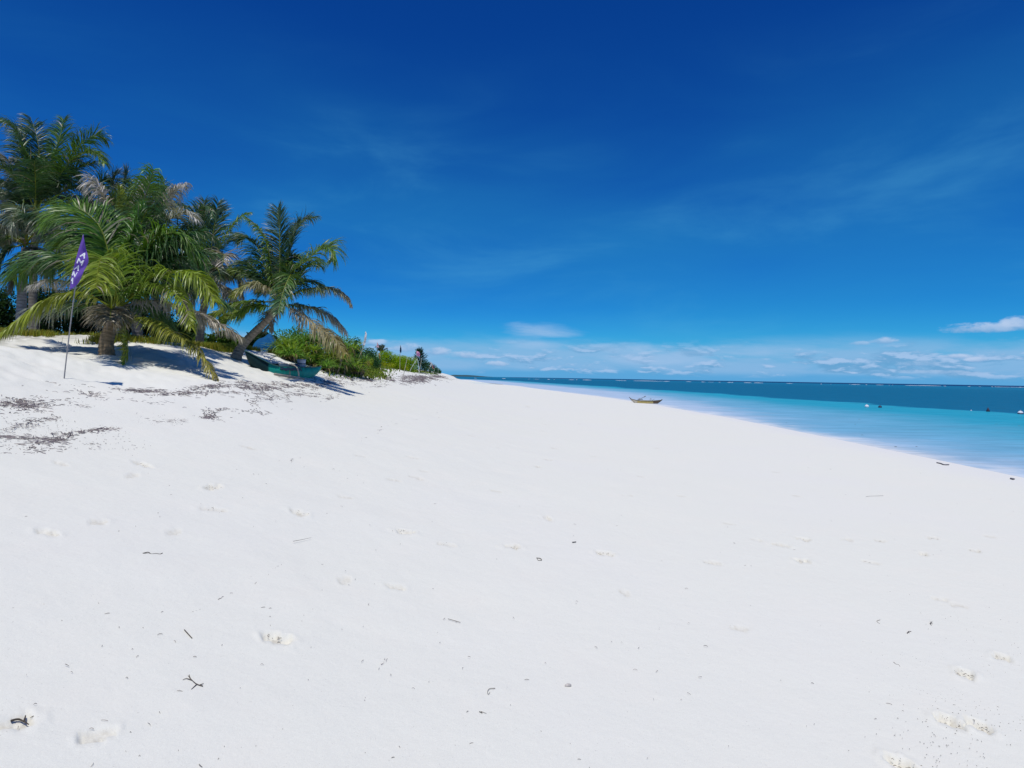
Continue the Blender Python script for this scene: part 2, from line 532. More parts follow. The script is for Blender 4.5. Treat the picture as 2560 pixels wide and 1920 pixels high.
def sea_material():
    m, g = new_mat('sea_water')
    pos = g.n('ShaderNodeTexCoord').outputs['Object']
    off = g.n('ShaderNodeAttribute', attribute_name='offshore').outputs['Fac']
    w1 = g.noise(pos, 0.035, 5.0, 0.6)
    w2 = g.noise(pos, 0.25, 4.0, 0.6)
    o = g.m('ADD', off, g.m('MULTIPLY', g.m('SUBTRACT', w1, 0.5), 16.0))
    o = g.m('ADD', o, g.m('MULTIPLY', g.m('SUBTRACT', w2, 0.5), 5.0))
    # bottom colour seen through ever deeper water
    yy = g.n('ShaderNodeSeparateXYZ', {0: pos}).outputs[1]
    shelf = g.n('ShaderNodeMapRange', {0: yy, 1: 35.0, 2: 140.0, 3: 0.0, 4: 14.0}).outputs[0]
    o = g.m('SUBTRACT', o, shelf)
    c = g.mix(g.step(o, -2.0, 4.5), (0.42, 0.53, 0.66, 1), (0.165, 0.395, 0.56, 1))
    c = g.mix(g.step(o, 3.0, 17.0), c, (0.022, 0.315, 0.45, 1))
    # right at the edge the water is only a clear film over the sand
    film = g.m('ADD', off, g.m('ADD', g.m('MULTIPLY', g.m('SUBTRACT', w2, 0.5), 3.4), g.m('MULTIPLY', g.m('SUBTRACT', g.noise(pos, 1.1, 5.0, 0.65), 0.5), 2.6)))
    c = g.mix(g.step(film, -1.0, 1.8), (0.715, 0.715, 0.70, 1), c)
    # seagrass beds begin at a ragged edge
    ed = g.m('ADD', g.m('ADD', o, g.m('MULTIPLY', shelf, 0.8)), g.m('MULTIPLY', g.m('SUBTRACT', g.noise(pos, 0.09, 4.0, 0.6), 0.5), 8.0))
    c = g.mix(g.step(ed, 27.0, 29.5), c, (0.004, 0.122, 0.235, 1))
    pat = g.noise(g.n('ShaderNodeMapping', {0: pos, 3: (0.004, 0.014, 1)}).outputs[0], 1.0, 5.0, 0.6)
    c = g.mix(g.m('MULTIPLY', g.step(off, 90.0, 500.0), g.step(pat, 0.36, 0.62)), c, (0.007, 0.165, 0.30, 1))
    c = g.mix(g.step(off, 820.0, 960.0), c, (0.003, 0.038, 0.13, 1))
    rip = g.noise(g.n('ShaderNodeMapping', {0: pos, 2: (0, 0, R(20)), 3: (0.5, 2.2, 1)}).outputs[0], 0.8, 5.0, 0.6)
    rk = g.n('ShaderNodeMapRange', {0: rip, 1: 0.3, 2: 0.7, 3: 0.86, 4: 1.12}).outputs[0]
    c = g.mix(1.0, c, g.n('ShaderNodeCombineColor', {0: rk, 1: rk, 2: rk}).outputs[0], 'MULTIPLY')  # streaks for bottom ripples and caustic light, put into the water colour
    # waves
    mp = g.n('ShaderNodeMapping', {0: pos, 2: (0, 0, R(25)), 3: (0.55, 1.0, 1)}).outputs[0]
    wv = g.m('ADD', g.noise(mp, 1.7, 4.0, 0.6), g.m('MULTIPLY', g.noise(mp, 0.42, 3.0, 0.55), 1.4))
    lvl = g.n('ShaderNodeMapRange', {0: off, 1: 0.0, 2: 60.0, 3: 0.03, 4: 0.16}).outputs[0]
    bmp = g.n('ShaderNodeBump', {'Strength': 1.0, 'Distance': lvl, 'Height': wv}).outputs[0]
    body = g.n('ShaderNodeBsdfDiffuse', {0: c, 'Normal': bmp})
    glint = g.n('ShaderNodeBsdfGlossy', {0: (1, 1, 1, 1), 1: 0.18, 'Normal': bmp})
    # a choppy surface never mirrors as much as a flat one
    fr = g.m('MINIMUM', g.n('ShaderNodeFresnel', {0: 1.33, 1: bmp}).outputs[0], 0.11)
    b = g.n('ShaderNodeMixShader', {0: fr, 1: body.outputs[0], 2: glint.outputs[0]})
    tr = g.n('ShaderNodeBsdfTransparent', {0: (0.93, 0.97, 0.99, 1)})
    fac = g.step(off, -0.12, 0.05)
    sh = g.n('ShaderNodeMixShader', {0: fac, 1: tr.outputs[0], 2: b.outputs[0]}).outputs[0]
    return finish(m, g, sh)


# ------------------------------------------------------------------ the beach
FOOT = [(115, 1332, .6), (240, 1307, .5), (530, 1218, 1), (525, 1270, .6), (350, 1160, 1), (745, 1280, .8), (1010, 1328, 1.1), (1115, 1360, .6),
        (1280, 1367, 1.1), (1370, 1295, .8), (1510, 1383, 1), (985, 1467, .5), (690, 1597, .9), (40, 1802, .7), (235, 1838, .55), (1955, 1363, 1.1),
        (2003, 1348, 1.1), (2005, 1403, 1.2), (2175, 1407, .7), (2310, 1386, .9), (2435, 1377, .7), (2412, 1688, 1.3), (2500, 1645, 1.0),
        (2380, 1810, 1.3), (2455, 1820, 1.1), (2258, 1912, 1.3), (1780, 1407, .7), (1345, 1167, .7), (1372, 1150, .7), (1385, 1120, .6), (1375, 1100, .5),
        (1040, 1195, .5), (1055, 1178, .5), (1030, 1145, .5), (330, 1190, .4), (860, 1240, .4), (1240, 1228, .5), (1570, 1240, .4), (1820, 1310, .5),
        (1890, 1350, .5), (2120, 1350, .5), (2200, 1352, .6), (2330, 1345, .6), (2470, 1340, .5), (2350, 1500, .5), (2395, 1515, .4), (1600, 1190, .4),
        (1290, 1000, .7), (1308, 1008, .7), (1322, 1017, .7), (1338, 1028, .7), (1348, 1046, .7), (1360, 1060, .7), (1356, 1078, .7), (1376, 1090, .6),
        (150, 1160, .4), (430, 1330, .35), (620, 1120, .4), (900, 1140, .4), (1180, 1090, .4), (1480, 1140, .4), (1700, 1240, .4), (1640, 1120, .4),
        (1990, 1240, .4), (860, 1450, .35), (1560, 1480, .3), (1850, 1570, .35), (1450, 1060, .4), (1250, 1120, .4), (980, 1200, .5), (1940, 1180, .4)]


def build_beach():
    th = np.concatenate([np.arange(-180, -56, 4.0), np.arange(-56, 56, 0.17), np.arange(56, 180, 4.0)])
    rr = [0.35]
    while rr[-1] < 32:
        rr.append(rr[-1] * 1.0085)
    while rr[-1] < 4200:
        rr.append(rr[-1] * 1.035)
    rr = np.array(rr)
    t = np.radians(th)
    Xg = (rr[:, None] * np.sin(t)[None])
    Yg = (rr[:, None] * np.cos(t)[None])
    x = Xg.ravel()
    y = Yg.ravel()
    z = base_height(x, y)
    r = np.hypot(x, y)
    near = np.clip(1.4 - r / 60, 0.25, 1)
    dry = np.clip((z - SEA_Z) / 0.8, 0, 1)
    z = z + dry * near * (0.030 * vnoise(x * .7, y * .7, 1) + 0.016 * vnoise(x * 2.1, y * 2.1, 2) + 0.005 * vnoise(x * 6.5, y * 6.5, 3))
    # trampled, rough sand up by the palms
    up = np.clip((z - 1.25) / 0.6, 0, 1) * (y > 5) * (y < 60)
    z = z + up * (0.09 * vnoise(x * 1.6, y * 1.6, 4) + 0.06 * vnoise(x * 4.3, y * 4.3, 5) + 0.03 * vnoise(x * 9.7, y * 9.7, 15))
    damp = np.zeros_like(z)
    rl = random.Random(5)
    for (px, py, s) in FOOT:
        short = 0.60 if py > 1600 else (0.8 if py > 1300 else 1.0)
        p = ground(px, py)
        if p is None:
            continue
        ang = rl.uniform(-0.35, 0.35) + (math.pi / 2 if rl.random() < .75 else 0)       # most walk across the view
        if py > 1600:
            ang = rl.choice([0.9, -0.7, 1.2])
        L, W = 0.125 * (0.8 + .25 * s) * short, 0.050 * (0.8 + .3 * s)
        dx = x - p[0]
        dy = y - p[1]
        k = np.nonzero((np.abs(dx) < 0.5) & (np.abs(dy) < 0.5))[0]
        u = dx[k] * math.sin(ang) + dy[k] * math.cos(ang)
        v = dx[k] * math.cos(ang) - dy[k] * math.sin(ang)
        wv = W * (1 + 0.28 * u / L)
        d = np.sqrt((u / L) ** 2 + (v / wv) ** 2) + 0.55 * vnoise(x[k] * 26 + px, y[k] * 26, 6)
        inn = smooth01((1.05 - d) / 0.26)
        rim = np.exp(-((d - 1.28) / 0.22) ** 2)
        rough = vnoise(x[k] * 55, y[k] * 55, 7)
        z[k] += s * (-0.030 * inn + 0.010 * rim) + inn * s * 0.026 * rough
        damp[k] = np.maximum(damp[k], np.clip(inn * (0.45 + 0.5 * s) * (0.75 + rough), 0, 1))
    off = x - shore_x(y)
    wet = smooth01((off + 2.2 + 1.5 * vnoise(x * .35, y * .35, 8)) / 2.6)
    soil = smooth01((wrack_x(y) - 5.0 - x + 1.6 * vnoise(x * .8, y * .8, 9)) / 2.4) * (y > 3)
    V = np.stack([x, y, z], 1)
    nr, nt = len(rr), len(th)
    i = np.arange(nr - 1)[:, None]
    j = np.arange(nt)[None]
    jn = (j + 1) % nt
    F = np.stack([i * nt + j + 0 * i, (i + 1) * nt + j, (i + 1) * nt + jn, i * nt + jn], -1).reshape(-1, 4)[:, ::-1]
    o = mesh_np('beach', V, F, sand_material(), None, None, True)
    a = o.data.color_attributes.new('mask', 'FLOAT_COLOR', 'POINT')
    c = np.ones((len(V), 4), np.float32)
    c[:, 0], c[:, 1], c[:, 2] = damp, wet, soil
    a.data.foreach_set('color', c.ravel())
    # close the middle
    mb = MB()
    k = np.arange(nt)
    mb.add(np.vstack([V[:nt], [[0, 0, z[:nt].mean()]]]), [(int(q), int((q + 1) % nt), nt) for q in k][::1])
    tag(o, 'wide white coral sand beach sloping down to the sea', None, None, 'structure')
    return o


def build_sea():
    th = np.radians(np.concatenate([np.arange(-180, -60, 5.0), np.arange(-60, 60, 0.5), np.arange(60, 180, 5.0)]))
    rr = np.geomspace(3.0, 40000, 330)
    x = (rr[:, None] * np.sin(th)[None]).ravel()
    y = (rr[:, None] * np.cos(th)[None]).ravel()
    V = np.stack([x, y, np.full_like(x, SEA_Z)], 1)
    nr, nt = len(rr), len(th)
    i = np.arange(nr - 1)[:, None]
    j = np.arange(nt)[None]
    jn = (j + 1) % nt
    F = np.stack([i * nt + j + 0 * i, (i + 1) * nt + j, (i + 1) * nt + jn, i * nt + jn], -1).reshape(-1, 4)[:, ::-1]
    far = np.hypot(x, y) > 4000
    keep = ~(far[F].all(1) & (x[F].max(1) < -0.2 * np.abs(y[F].min(1))) & (y[F].max(1) < 3000))
    o = mesh_np('sea', V, F[keep], sea_material(), None, None, True)
    a = o.data.attributes.new('offshore', 'FLOAT', 'POINT')
    a.data.foreach_set('value', (x - shore_x(y)).astype(np.float32))
    tag(o, 'calm turquoise lagoon darkening to teal towards the reef', None, None, 'structure')
    return o


build_beach()
build_sea()

# ------------------------------------------------------------------ palms
GREEN = np.array((0.074, 0.180, 0.022))
DARK = np.array((0.038, 0.104, 0.026))
BLUEG = np.array((0.042, 0.095, 0.045))
YEL = np.array((0.225, 0.275, 0.020))
LIME = np.array((0.13, 0.25, 0.022))
GOLD = np.array((0.25, 0.22, 0.055))
DRY = np.array((0.34, 0.30, 0.22))
GREY = np.array((0.50, 0.48, 0.47))

PALE = np.array((0.25, 0.29, 0.24))


def frond(parent, P, leaf=0.62, n=64, width=0.017, droop=0.6, vlift=15, twist=0.0, col=GREEN, tipcol=None, s0=0.16, r0=0.022, wind=(-0.25, 0.0, 0.0), seed=0, stalk=YEL, drytip=0.12):
    rg = np.random.default_rng(seed + 1000)
    n = int(n * 2.1)
    width *= 0.80
    leaf *= 1.28
    N = 26
    Q = catmull(P, N)
    T = norm(np.gradient(Q, axis=0))
    h = Q[-1] - Q[0]
    h[2] = 0
    if np.linalg.norm(h) < 0.25:
        h = np.array([math.cos(seed * 2.4), math.sin(seed * 2.4), 0])
    h = norm(h)
    S = norm(np.cross(h, [0, 0, 1.0]))[None].repeat(N, 0)
    S = norm(S - (S * T).sum(1, keepdims=True) * T)
    Nn = np.cross(S, T)
    tw = math.radians(twist) + np.linspace(0, rg.normal(0, .25), N)
    S2 = S * np.cos(tw)[:, None] + Nn * np.sin(tw)[:, None]
    N2 = np.cross(S2, T)
    N2 = np.where((N2[:, 2:3] < -0.05) & (np.abs(twist) < 60), -N2, N2)
    # leaflets
    s = np.linspace(s0, 0.985, n)
    s = np.concatenate([s, s + 0.4 / n])
    s = np.clip(s + rg.normal(0, 0.2 / n, 2 * n), s0 * .9, 0.992)
    side = np.concatenate([np.ones(n), -np.ones(n)])
    # leaflets broken away in places
    gap = (rg.random(2 * n) > 0.04) & (vnoise(s * 11 + seed * 3.1, side * 7.0 + seed, 41) < 0.41)
    s, side = s[gap], side[gap]
    m = len(s)
    fi = s * (N - 1)
    i0 = np.clip(fi.astype(int), 0, N - 2)
    ft = (fi - i0)[:, None]

    def ip(A):
        return A[i0] * (1 - ft) + A[i0 + 1] * ft
    B, Tl, Sl, Nl = ip(Q), norm(ip(T)), norm(ip(S2)), norm(ip(N2))
    u = (s - s0) / (1 - s0)
    ang = np.radians(66 - 32 * u + rg.normal(0, 7, m) + 16 * vnoise(s * 14 + seed, side * 5.0, 42))[:, None]
    vl = np.radians(vlift + rg.normal(0, 11, m) + 26 * vnoise(s * 9 + seed, side * 5.0, 43))[:, None]
    d0 = np.cos(ang) * Tl + np.sin(ang) * (side[:, None] * Sl * np.cos(vl) + Nl * np.sin(vl))
    Ln = leaf * (0.42 + 0.58 * np.sin(np.pi * np.clip(0.12 + u * 0.78, 0, 1)) ** 0.8) * (1 - 0.42 * u**5) * rg.uniform(0.82, 1.1, m)
    K = 5
    pos = [B]
    dirs = []
    wnd = np.asarray(wind)[None] * rg.uniform(0.3, 1.3, (m, 1))
    dr = droop * (rg.uniform(0.55, 1.35, m) + 0.7 * vnoise(s * 12 + seed, side * 9.0, 44))[:, None]
    for k in range(K):
        f = ((k + 0.4) / K)
        d = norm(d0 + (np.array([[0, 0, -1.0]]) * dr + wnd) * (2.0 * f**1.5))
        dirs.append(d)
        pos.append(pos[-1] + d * (Ln / K)[:, None])
    dirs.append(dirs[-1])
    prof = np.array([0.6, 1.0, 0.95, 0.75, 0.42, 0.05]) * width
    roll = rg.normal(0, 0.6, m)[:, None]
    Vs = []
    for k in range(K + 1):
        w = norm(Tl - (Tl * dirs[k]).sum(1, keepdims=True) * dirs[k])
        nn = np.cross(dirs[k], w)
        w = w * np.cos(roll) + nn * np.sin(roll)
        hw = prof[k] * (0.75 + 0.35 * (Ln / leaf))[:, None]
        Vs += [pos[k] + w * hw, pos[k] - w * hw]
    V = np.stack(Vs, 1).reshape(-1, 3)
    nv = 2 * (K + 1)
    base = (np.arange(m) * nv)[:, None]
    F = np.concatenate([base + np.array([[2 * k, 2 * k + 2, 2 * k + 3, 2 * k + 1]]) for k in range(K)], 0)
    tip = col if tipcol is None else tipcol
    cu = (col[None] * (1 - u[:, None]) + tip[None] * u[:, None]) * rg.uniform(0.72, 1.25, (m, 1))
    dried = rg.random(m) < 0.03
    cu[dried] = DRY * rg.uniform(.7, 1.1)
    cl = np.linspace(0, 1, K + 1)[None, :, None]
    cv = cu[:, None] * (1 - 0.0 * cl) + (DRY[None, None] - cu[:, None]) * (np.clip(cl - 0.62, 0, 1) * 2.6 * drytip)
    C = np.repeat(cv, 2, 1).reshape(-1, 3)
    # stalk
    sg = 4
    rad = r0 * (1 - np.linspace(0, 1, N)) ** 0.8 + 0.003
    rad[:4] *= np.array([1.7, 1.45, 1.2, 1.1])
    a = np.linspace(0, 2 * math.pi, sg, endpoint=False)
    TV = (Q[:, None] + rad[:, None, None] * (np.cos(a)[None, :, None] * S2[:, None] + np.sin(a)[None, :, None] * N2[:, None])).reshape(-1, 3)
    ii = np.arange(N - 1)[:, None]
    jj = np.arange(sg)[None]
    TF = np.stack([ii * sg + jj, ii * sg + (jj + 1) % sg, (ii + 1) * sg + (jj + 1) % sg, (ii + 1) * sg + jj], -1).reshape(-1, 4) + len(V)
    TC = np.tile(stalk * 0.9, (len(TV), 1))
    return mesh_np('frond', np.vstack([V, TV]), np.vstack([F, TF]), M_FROND, parent, np.vstack([C, TC]))


def frond_px(parent, C, D, pts, dd=None, length=3.6, seed=0, **kw):
    """a frond whose midrib passes the given pixels; dd = how much nearer (-) or farther (+) its tip is than the crown"""
    full = [C] + list(pts)
    s = np.linspace(0, 1, len(full))
    L = sum(math.hypot(full[i + 1][0] - full[i][0], full[i + 1][1] - full[i][1]) for i in range(len(full) - 1)) / FPX * D
    if dd is None:
        e = max(0.0, length**2 - L**2) ** 0.5 * 0.75
        e = min(e, 2.2)
        dd = e if random.random() < 0.55 else -e * 0.8
    P = [at(p[0], p[1], D + dd * t**1.1) for p, t in zip(full, s)]
    return frond(parent, P, seed=seed, **kw)


def frond_free(parent, C3, az, elev, length, curl, seed=0, **kw):
    """a frond that leaves the crown at azimuth az and elevation elev and bends down by curl degrees"""
    P = [np.array(C3, float)]
    n = 7
    for k in range(n):
        e = math.radians(elev - curl * ((k + 0.5) / n) ** 1.4)
        P.append(P[-1] + length / n * np.array([math.cos(e) * math.sin(az), math.cos(e) * math.cos(az), math.sin(e)]))
    P = np.array(P)
    return frond(parent, P, seed=seed, **kw)


def trunk(parent, P, r_base, r_top, rings=26, col=(0.235, 0.205, 0.17), flare=1.35):
    Q = catmull(P, rings * 3)
    n = len(Q)
    t = np.linspace(0, 1, n)
    r = r_base * (1 - t) + r_top * t
    r = r * (1 + (flare - 1) * np.exp(-t * 9))
    saw = (np.arange(n) % 3)
    r = r * np.where(saw == 0, 1.035, np.where(saw == 1, 0.985, 0.965)) * (1 + 0.02 * np.sin(np.arange(n) * 1.7))
    mb = MB()
    cc = np.array(col)
    mb.tube(Q, r, 14, cc)
    rg = np.random.default_rng(int(n * 7 + P[0][0] * 100) % 9999)
    C = mb.c[0]
    ring = np.repeat(np.where(saw == 0, 0.72, 1.0) * rg.uniform(.85, 1.12, n), 14)
    C[:] = cc * ring[:, None] * rg.uniform(.85, 1.1, (len(C), 1))
    return mb.build('trunk', M_BARK, parent, True)


def husk(parent, C3, n=9, size=0.35, seed=0, col=DRY):
    """torn brown leaf bases and fibre round the crown"""
    rg = np.random.default_rng(seed)
    for k in range(n):
        a = rg.uniform(0, 6.28)
        out = np.array([math.cos(a), math.sin(a), 0])
        z0 = rg.uniform(-0.30, 0.05)
        P = [np.array(C3) + out * 0.05 + (0, 0, z0), np.array(C3) + out * 0.16 + (0, 0, z0 + 0.16), np.array(C3) + out * (0.16 + size * .35) + (0, 0, z0 + rg.uniform(-0.15, .25))]
        mb = MB()
        mb.tube(catmull(P, 6), [0.06, 0.055, 0.045, 0.035, 0.02, 0.006], 6, col * rg.uniform(.45, .95), squash=0.35)
        mb.build('leaf_base', M_BARK, parent, True)


def fibre(parent, C3, n=70, size=0.55, seed=0):
    rg = np.random.default_rng(seed)
    mb = MB()
    for k in range(n):
        a = rg.uniform(0, 6.28)
        o = np.array([math.cos(a), math.sin(a), 0])
        P0 = np.array(C3) + o * 0.13 + (0, 0, rg.uniform(-.15, .15))
        P1 = P0 + o * rg.uniform(.06, .16) + (0, 0, rg.uniform(-.05, .08))
        P2 = P1 + o * rg.uniform(.0, .08) + (0, 0, -size * rg.uniform(.3, 1))
        mb.tube(catmull([P0, P1, P2], 5), [.007, .007, .006, .004, .001], 3, GREY * rg.uniform(.45, 1.0), False)
    o = mb.build('dry_fibre', M_WEED, parent)
    return tag(o, kind='stuff')


PG = 'coconut palms along the top of the beach'


def palm(C, D, base3, label, tr_px, r_base, r_top, tcol=(0.235, 0.205, 0.17), flare=1.35, rings=26):
    t = empty('palm_tree', tuple(base3), label, 'palm', PG)
    P = [np.array(base3) - (0, 0, 0.25)] + [np.array(base3) + (0, 0, 0.02)] + [at(*p) for p in tr_px]
    trunk(t, P, r_base, r_top, rings, tcol, flare)
    return t


def build_palms():
    # --- 1: the short palm in front
    D = 15.0
    C = (281, 778)
    b = ground(267, 889)
    D = b[1]
    p1 = palm(C, D, b, 'short stout coconut palm in front, behind the purple flag, yellow fronds sweeping down',
              [(266, 855, D), (274, 825, D), (281, 790, D)], 0.185, 0.125, (0.25, 0.19, 0.12), 1.15, 14)
    C3 = at(*C, D)
    husk(p1, C3, 10, .4, 1)
    fibre(p1, C3 - (0, 0.12, 0.02), 90, 0.55, 2)
    f = lambda pts, dd=None, **k: frond_px(p1, C, D, pts, dd, seed=random.randint(0, 9999), **k)
    f([(266, 762), (215, 735), (177, 733), (114, 749), (63, 785), (-8, 838)], -1.2, col=YEL, tipcol=YEL * 1.1, droop=1.5, leaf=.50, width=.018, vlift=-5)
    f([(225, 765), (163, 767), (90, 782), (55, 806)], 0.8, col=GREEN * .8, tipcol=GREY, droop=1.7, leaf=.6, drytip=.28)
    f([(290, 735), (280, 670), (258, 642), (246, 668), (240, 722)], -2.4, col=LIME, tipcol=YEL, leaf=.80, width=.022, droop=.75, n=60)
    f([(324, 724), (331, 683), (354, 645), (392, 613), (425, 603), (468, 615), (494, 650), (503, 672)], 0.9, col=DARK, tipcol=GREEN * 1.2, leaf=.85, droop=1.1, n=80)
    f([(330, 735), (380, 692), (430, 682), (481, 686), (512, 708), (541, 757)], -0.7, col=LIME, tipcol=YEL * 1.15, leaf=.70, droop=1.3, width=.018, n=80)
    f([(314, 757), (354, 721), (380, 714), (418, 721), (451, 747), (468, 777), (479, 820)], -1.2, col=LIME, tipcol=YEL, leaf=.50, droop=1.1, width=.018)
    f([(324, 800), (362, 795), (405, 815), (443, 838), (481, 863), (506, 891), (527, 924), (541, 950)], -1.5, col=YEL, tipcol=GOLD * 1.2, leaf=.42, droop=1.6, width=.018, n=80)
    f([(304, 775), (310, 815), (314, 840), (315, 873), (308, 904)], -1.3, col=YEL, tipcol=YEL * 1.2, leaf=.33, droop=.3, vlift=0, twist=80, s0=.35)
    f([(230, 690), (175, 650), (130, 648), (87, 662), (60, 678), (30, 703)], 0.5, col=DARK, tipcol=GREEN, leaf=.85, droop=1.2, n=84)
    f([(280, 680), (267, 616), (250, 568), (217, 533), (184, 520), (152, 527), (113, 551)], 0.4, col=GREEN, tipcol=LIME, leaf=.95, droop=.95, n=90)
    f([(240, 720), (210, 706), (175, 704), (120, 706), (78, 716)], 1.6, col=GREY * .8, tipcol=GREY, leaf=.5, droop=1.7, drytip=.28)
    f([(310, 765), (380, 752), (440, 765), (490, 781), (545, 808), (601, 842)], 0.6, col=GREY * .7, tipcol=DRY, leaf=.55, droop=1.4, n=80, stalk=DRY)
    f([(300, 700), (330, 640), (352, 600)], 1.5, col=DARK, leaf=.8, droop=.5)
    f([(308, 715), (352, 640), (405, 588), (450, 590), (480, 632)], 0.5, col=GREEN, tipcol=LIME, leaf=.72, droop=1.0, n=84)
    f([(296, 700), (318, 620), (340, 556), (356, 512)], 0.6, col=GREEN * .9, tipcol=GREEN * 1.3, leaf=.62, droop=.8, n=84)
    f([(268, 700), (240, 634), (206, 596), (160, 600), (140, 625)], 0.9, col=GREEN * .9, tipcol=LIME, leaf=.7, droop=1.0, n=84)
    f([(285, 700), (286, 620), (276, 560), (262, 520)], 0.8, col=GREEN, tipcol=BLUEG * 1.4, leaf=.62, droop=.7, n=84)
    f([(262, 720), (235, 660), (205, 625)], 1.6, col=DARK, leaf=.75, droop=.7)
    for k, (az, el, ln, cu) in enumerate([(0.3, 55, 3.0, 70), (-0.5, 62, 3.1, 65), (0.9, 40, 2.9, 80), (-1.0, 35, 2.8, 80), (0.0, 20, 2.7, 70), (2.6, 5, 1.2, 50), (-1.9, 10, 1.9, 60), (1.9, 15, 1.8, 70)][:6]):
        frond_free(p1, C3, az, el, ln, cu, 50 + k, col=[DARK, GREEN, DARK, DARK, GREEN * .8, DRY * .7, DRY * .8, DRY * .7][k], leaf=.6, droop=.9)

    for k in range(9):
        frond_free(p1, C3, -1.2 + k * 0.3, random.uniform(48, 80), random.uniform(2.7, 3.3), random.uniform(35, 75), 850 + k, col=random.choice([DARK, DARK, GREEN * .8]), leaf=.7, droop=.9)

    # --- 2: the leaning palm by the boat
    C = (694, 755)
    b = ground(590, 897)
    D = b[1] + 0.2
    p2 = palm(C, D, b, 'coconut palm with bare trunk leaning right over the stern of the green boat',
              [(607, 863, D), (637, 830, D), (661, 807, D), (683, 782, D), (693, 762, D)], 0.15, 0.105, (0.31, 0.26, 0.20), 1.75, 22)
    C3 = at(*C, D)
    husk(p2, C3, 10, .4, 3)
    fibre(p2, C3, 40, 0.4, 4)
    f = lambda pts, dd=None, **k: frond_px(p2, C, D, pts, dd, seed=random.randint(0, 9999), **k)
    f([(699, 697), (700, 632), (699, 578), (694, 517)], 0.7, col=BLUEG * .9, tipcol=BLUEG * 1.3, leaf=.65, droop=.35, twist=10, n=80)
    f([(711, 686), (726, 621), (742, 567), (765, 547), (789, 543)], 0.6, col=DARK, tipcol=BLUEG * 1.3, leaf=.7, droop=.75, n=80)
    f([(722, 688), (755, 660), (791, 630), (820, 619), (837, 632), (831, 656)], -0.5, col=GREEN * .8, tipcol=LIME * .9, leaf=.75, droop=.8, n=80)
    f([(711, 747), (744, 730), (787, 721), (831, 723), (859, 736), (876, 760)], 0.3, col=GREEN, tipcol=DRY, leaf=.5, droop=1.3, n=80)
    f([(700, 764), (744, 762), (787, 773), (820, 788), (841, 805), (866, 830)], 0.8, col=DARK, tipcol=GREY, leaf=.55, droop=1.3, n=80, drytip=.28)
    f([(735, 775), (762, 794), (809, 827), (836, 845), (854, 870), (863, 886)], -0.9, col=DRY, tipcol=GOLD, leaf=.7, droop=1.6, n=80, stalk=DRY)
    f([(722, 700), (726, 688), (713, 715), (701, 755), (694, 783)], -1.9, col=LIME * .8, tipcol=BLUEG * 1.6, leaf=.55, droop=.8, n=60)
    f([(674, 766), (644, 762), (603, 777), (570, 792), (546, 807)], -1.0, col=LIME, tipcol=YEL, leaf=.6, droop=1.5, width=.02, n=80)
    f([(624, 755), (581, 766), (538, 784), (512, 797)], -0.3, col=GREEN, tipcol=YEL * 1.2, leaf=.55, droop=1.5, width=.02, n=80)
    f([(681, 734), (657, 717), (631, 710), (605, 721), (582, 740)], -1.2, col=DRY, tipcol=YEL, leaf=.5, droop=1.3)
    f([(679, 686), (674, 643), (663, 599), (642, 565), (611, 539)], 0.5, col=LIME * .8, tipcol=LIME, leaf=.4, droop=1.4)
    f([(681, 734), (660, 660), (640, 612), (610, 592), (582, 604)], 0.9, col=DARK, tipcol=DARK, leaf=.8, droop=.8, n=80)
    f([(650, 690), (615, 655), (596, 690)], 1.2, col=DARK, tipcol=DARK, leaf=.7, droop=.9, n=70)
    f([(640, 700), (600, 673), (570, 685), (546, 699)], 1.4, col=LIME, tipcol=YEL, leaf=.5, droop=1.0)
    f([(705, 700), (716, 640), (730, 590), (752, 556)], 1.3, col=DARK, tipcol=BLUEG, leaf=.65, droop=.4)
    f([(735, 715), (762, 672), (788, 655), (800, 668)], 1.4, col=DARK, tipcol=GREEN, leaf=.65, droop=.8)
    f([(688, 775), (675, 792), (672, 822)], 0.3, col=DRY * .6, tipcol=DRY * .5, leaf=.5, droop=1.0, n=40)
    for k, (az, el, ln, cu) in enumerate([(0.4, 50, 2.6, 70), (-0.6, 45, 2.6, 80), (0.1, 75, 2.4, 50)]):
        frond_free(p2, C3, az, el, ln, cu, 70 + k, col=DARK, leaf=.6, droop=.8)

    # --- 3: pale straight trunk at the far left
    D = 20.5
    C = (64, 610)
    bx = at(52, 800, D)
    b = np.array([bx[0], D, hgt(bx[0], D)])
    p3 = palm(C, D, b, 'coconut palm with pale grey ringed trunk and bleached drooping fronds at the left edge',
              [(55, 735, D), (61, 670, D), (64, 620, D)], 0.155, 0.115, (0.36, 0.34, 0.33), 1.2, 30)
    C3 = at(*C, D)
    husk(p3, C3, 8, .4, 5)
    f = lambda pts, dd=None, **k: frond_px(p3, C, D, pts, dd, seed=random.randint(0, 9999), **k)
    f([(62, 580), (60, 535), (50, 520), (36, 540), (24, 580)], -0.9, col=LIME * .7, tipcol=PALE, leaf=.7, droop=1.2, drytip=.28)
    f([(68, 580), (84, 548), (104, 552), (112, 590)], -1.1, col=GREEN, tipcol=PALE * .9, leaf=.65, droop=1.1, drytip=.28)
    f([(85, 585), (115, 568), (140, 590), (152, 640)], -0.8, col=PALE * .7, tipcol=PALE, leaf=.75, droop=1.5, drytip=.28)
    f([(40, 590), (15, 575), (-15, 600)], 0.4, col=GREEN, tipcol=PALE * .8, leaf=.7, droop=1.1, drytip=.28)
    f([(45, 615), (20, 625), (0, 660), (-10, 700)], -0.6, col=DARK, tipcol=PALE * .7, leaf=.7, droop=1.4, drytip=.28)
    f([(80, 620), (105, 635), (120, 690)], -0.4, col=PALE * .6, tipcol=PALE * .8, leaf=.6, droop=1.2, drytip=.28)
    f([(55, 640), (40, 670), (32, 720)], -0.4, col=DARK, tipcol=DRY * .6, leaf=.6, droop=1.0)
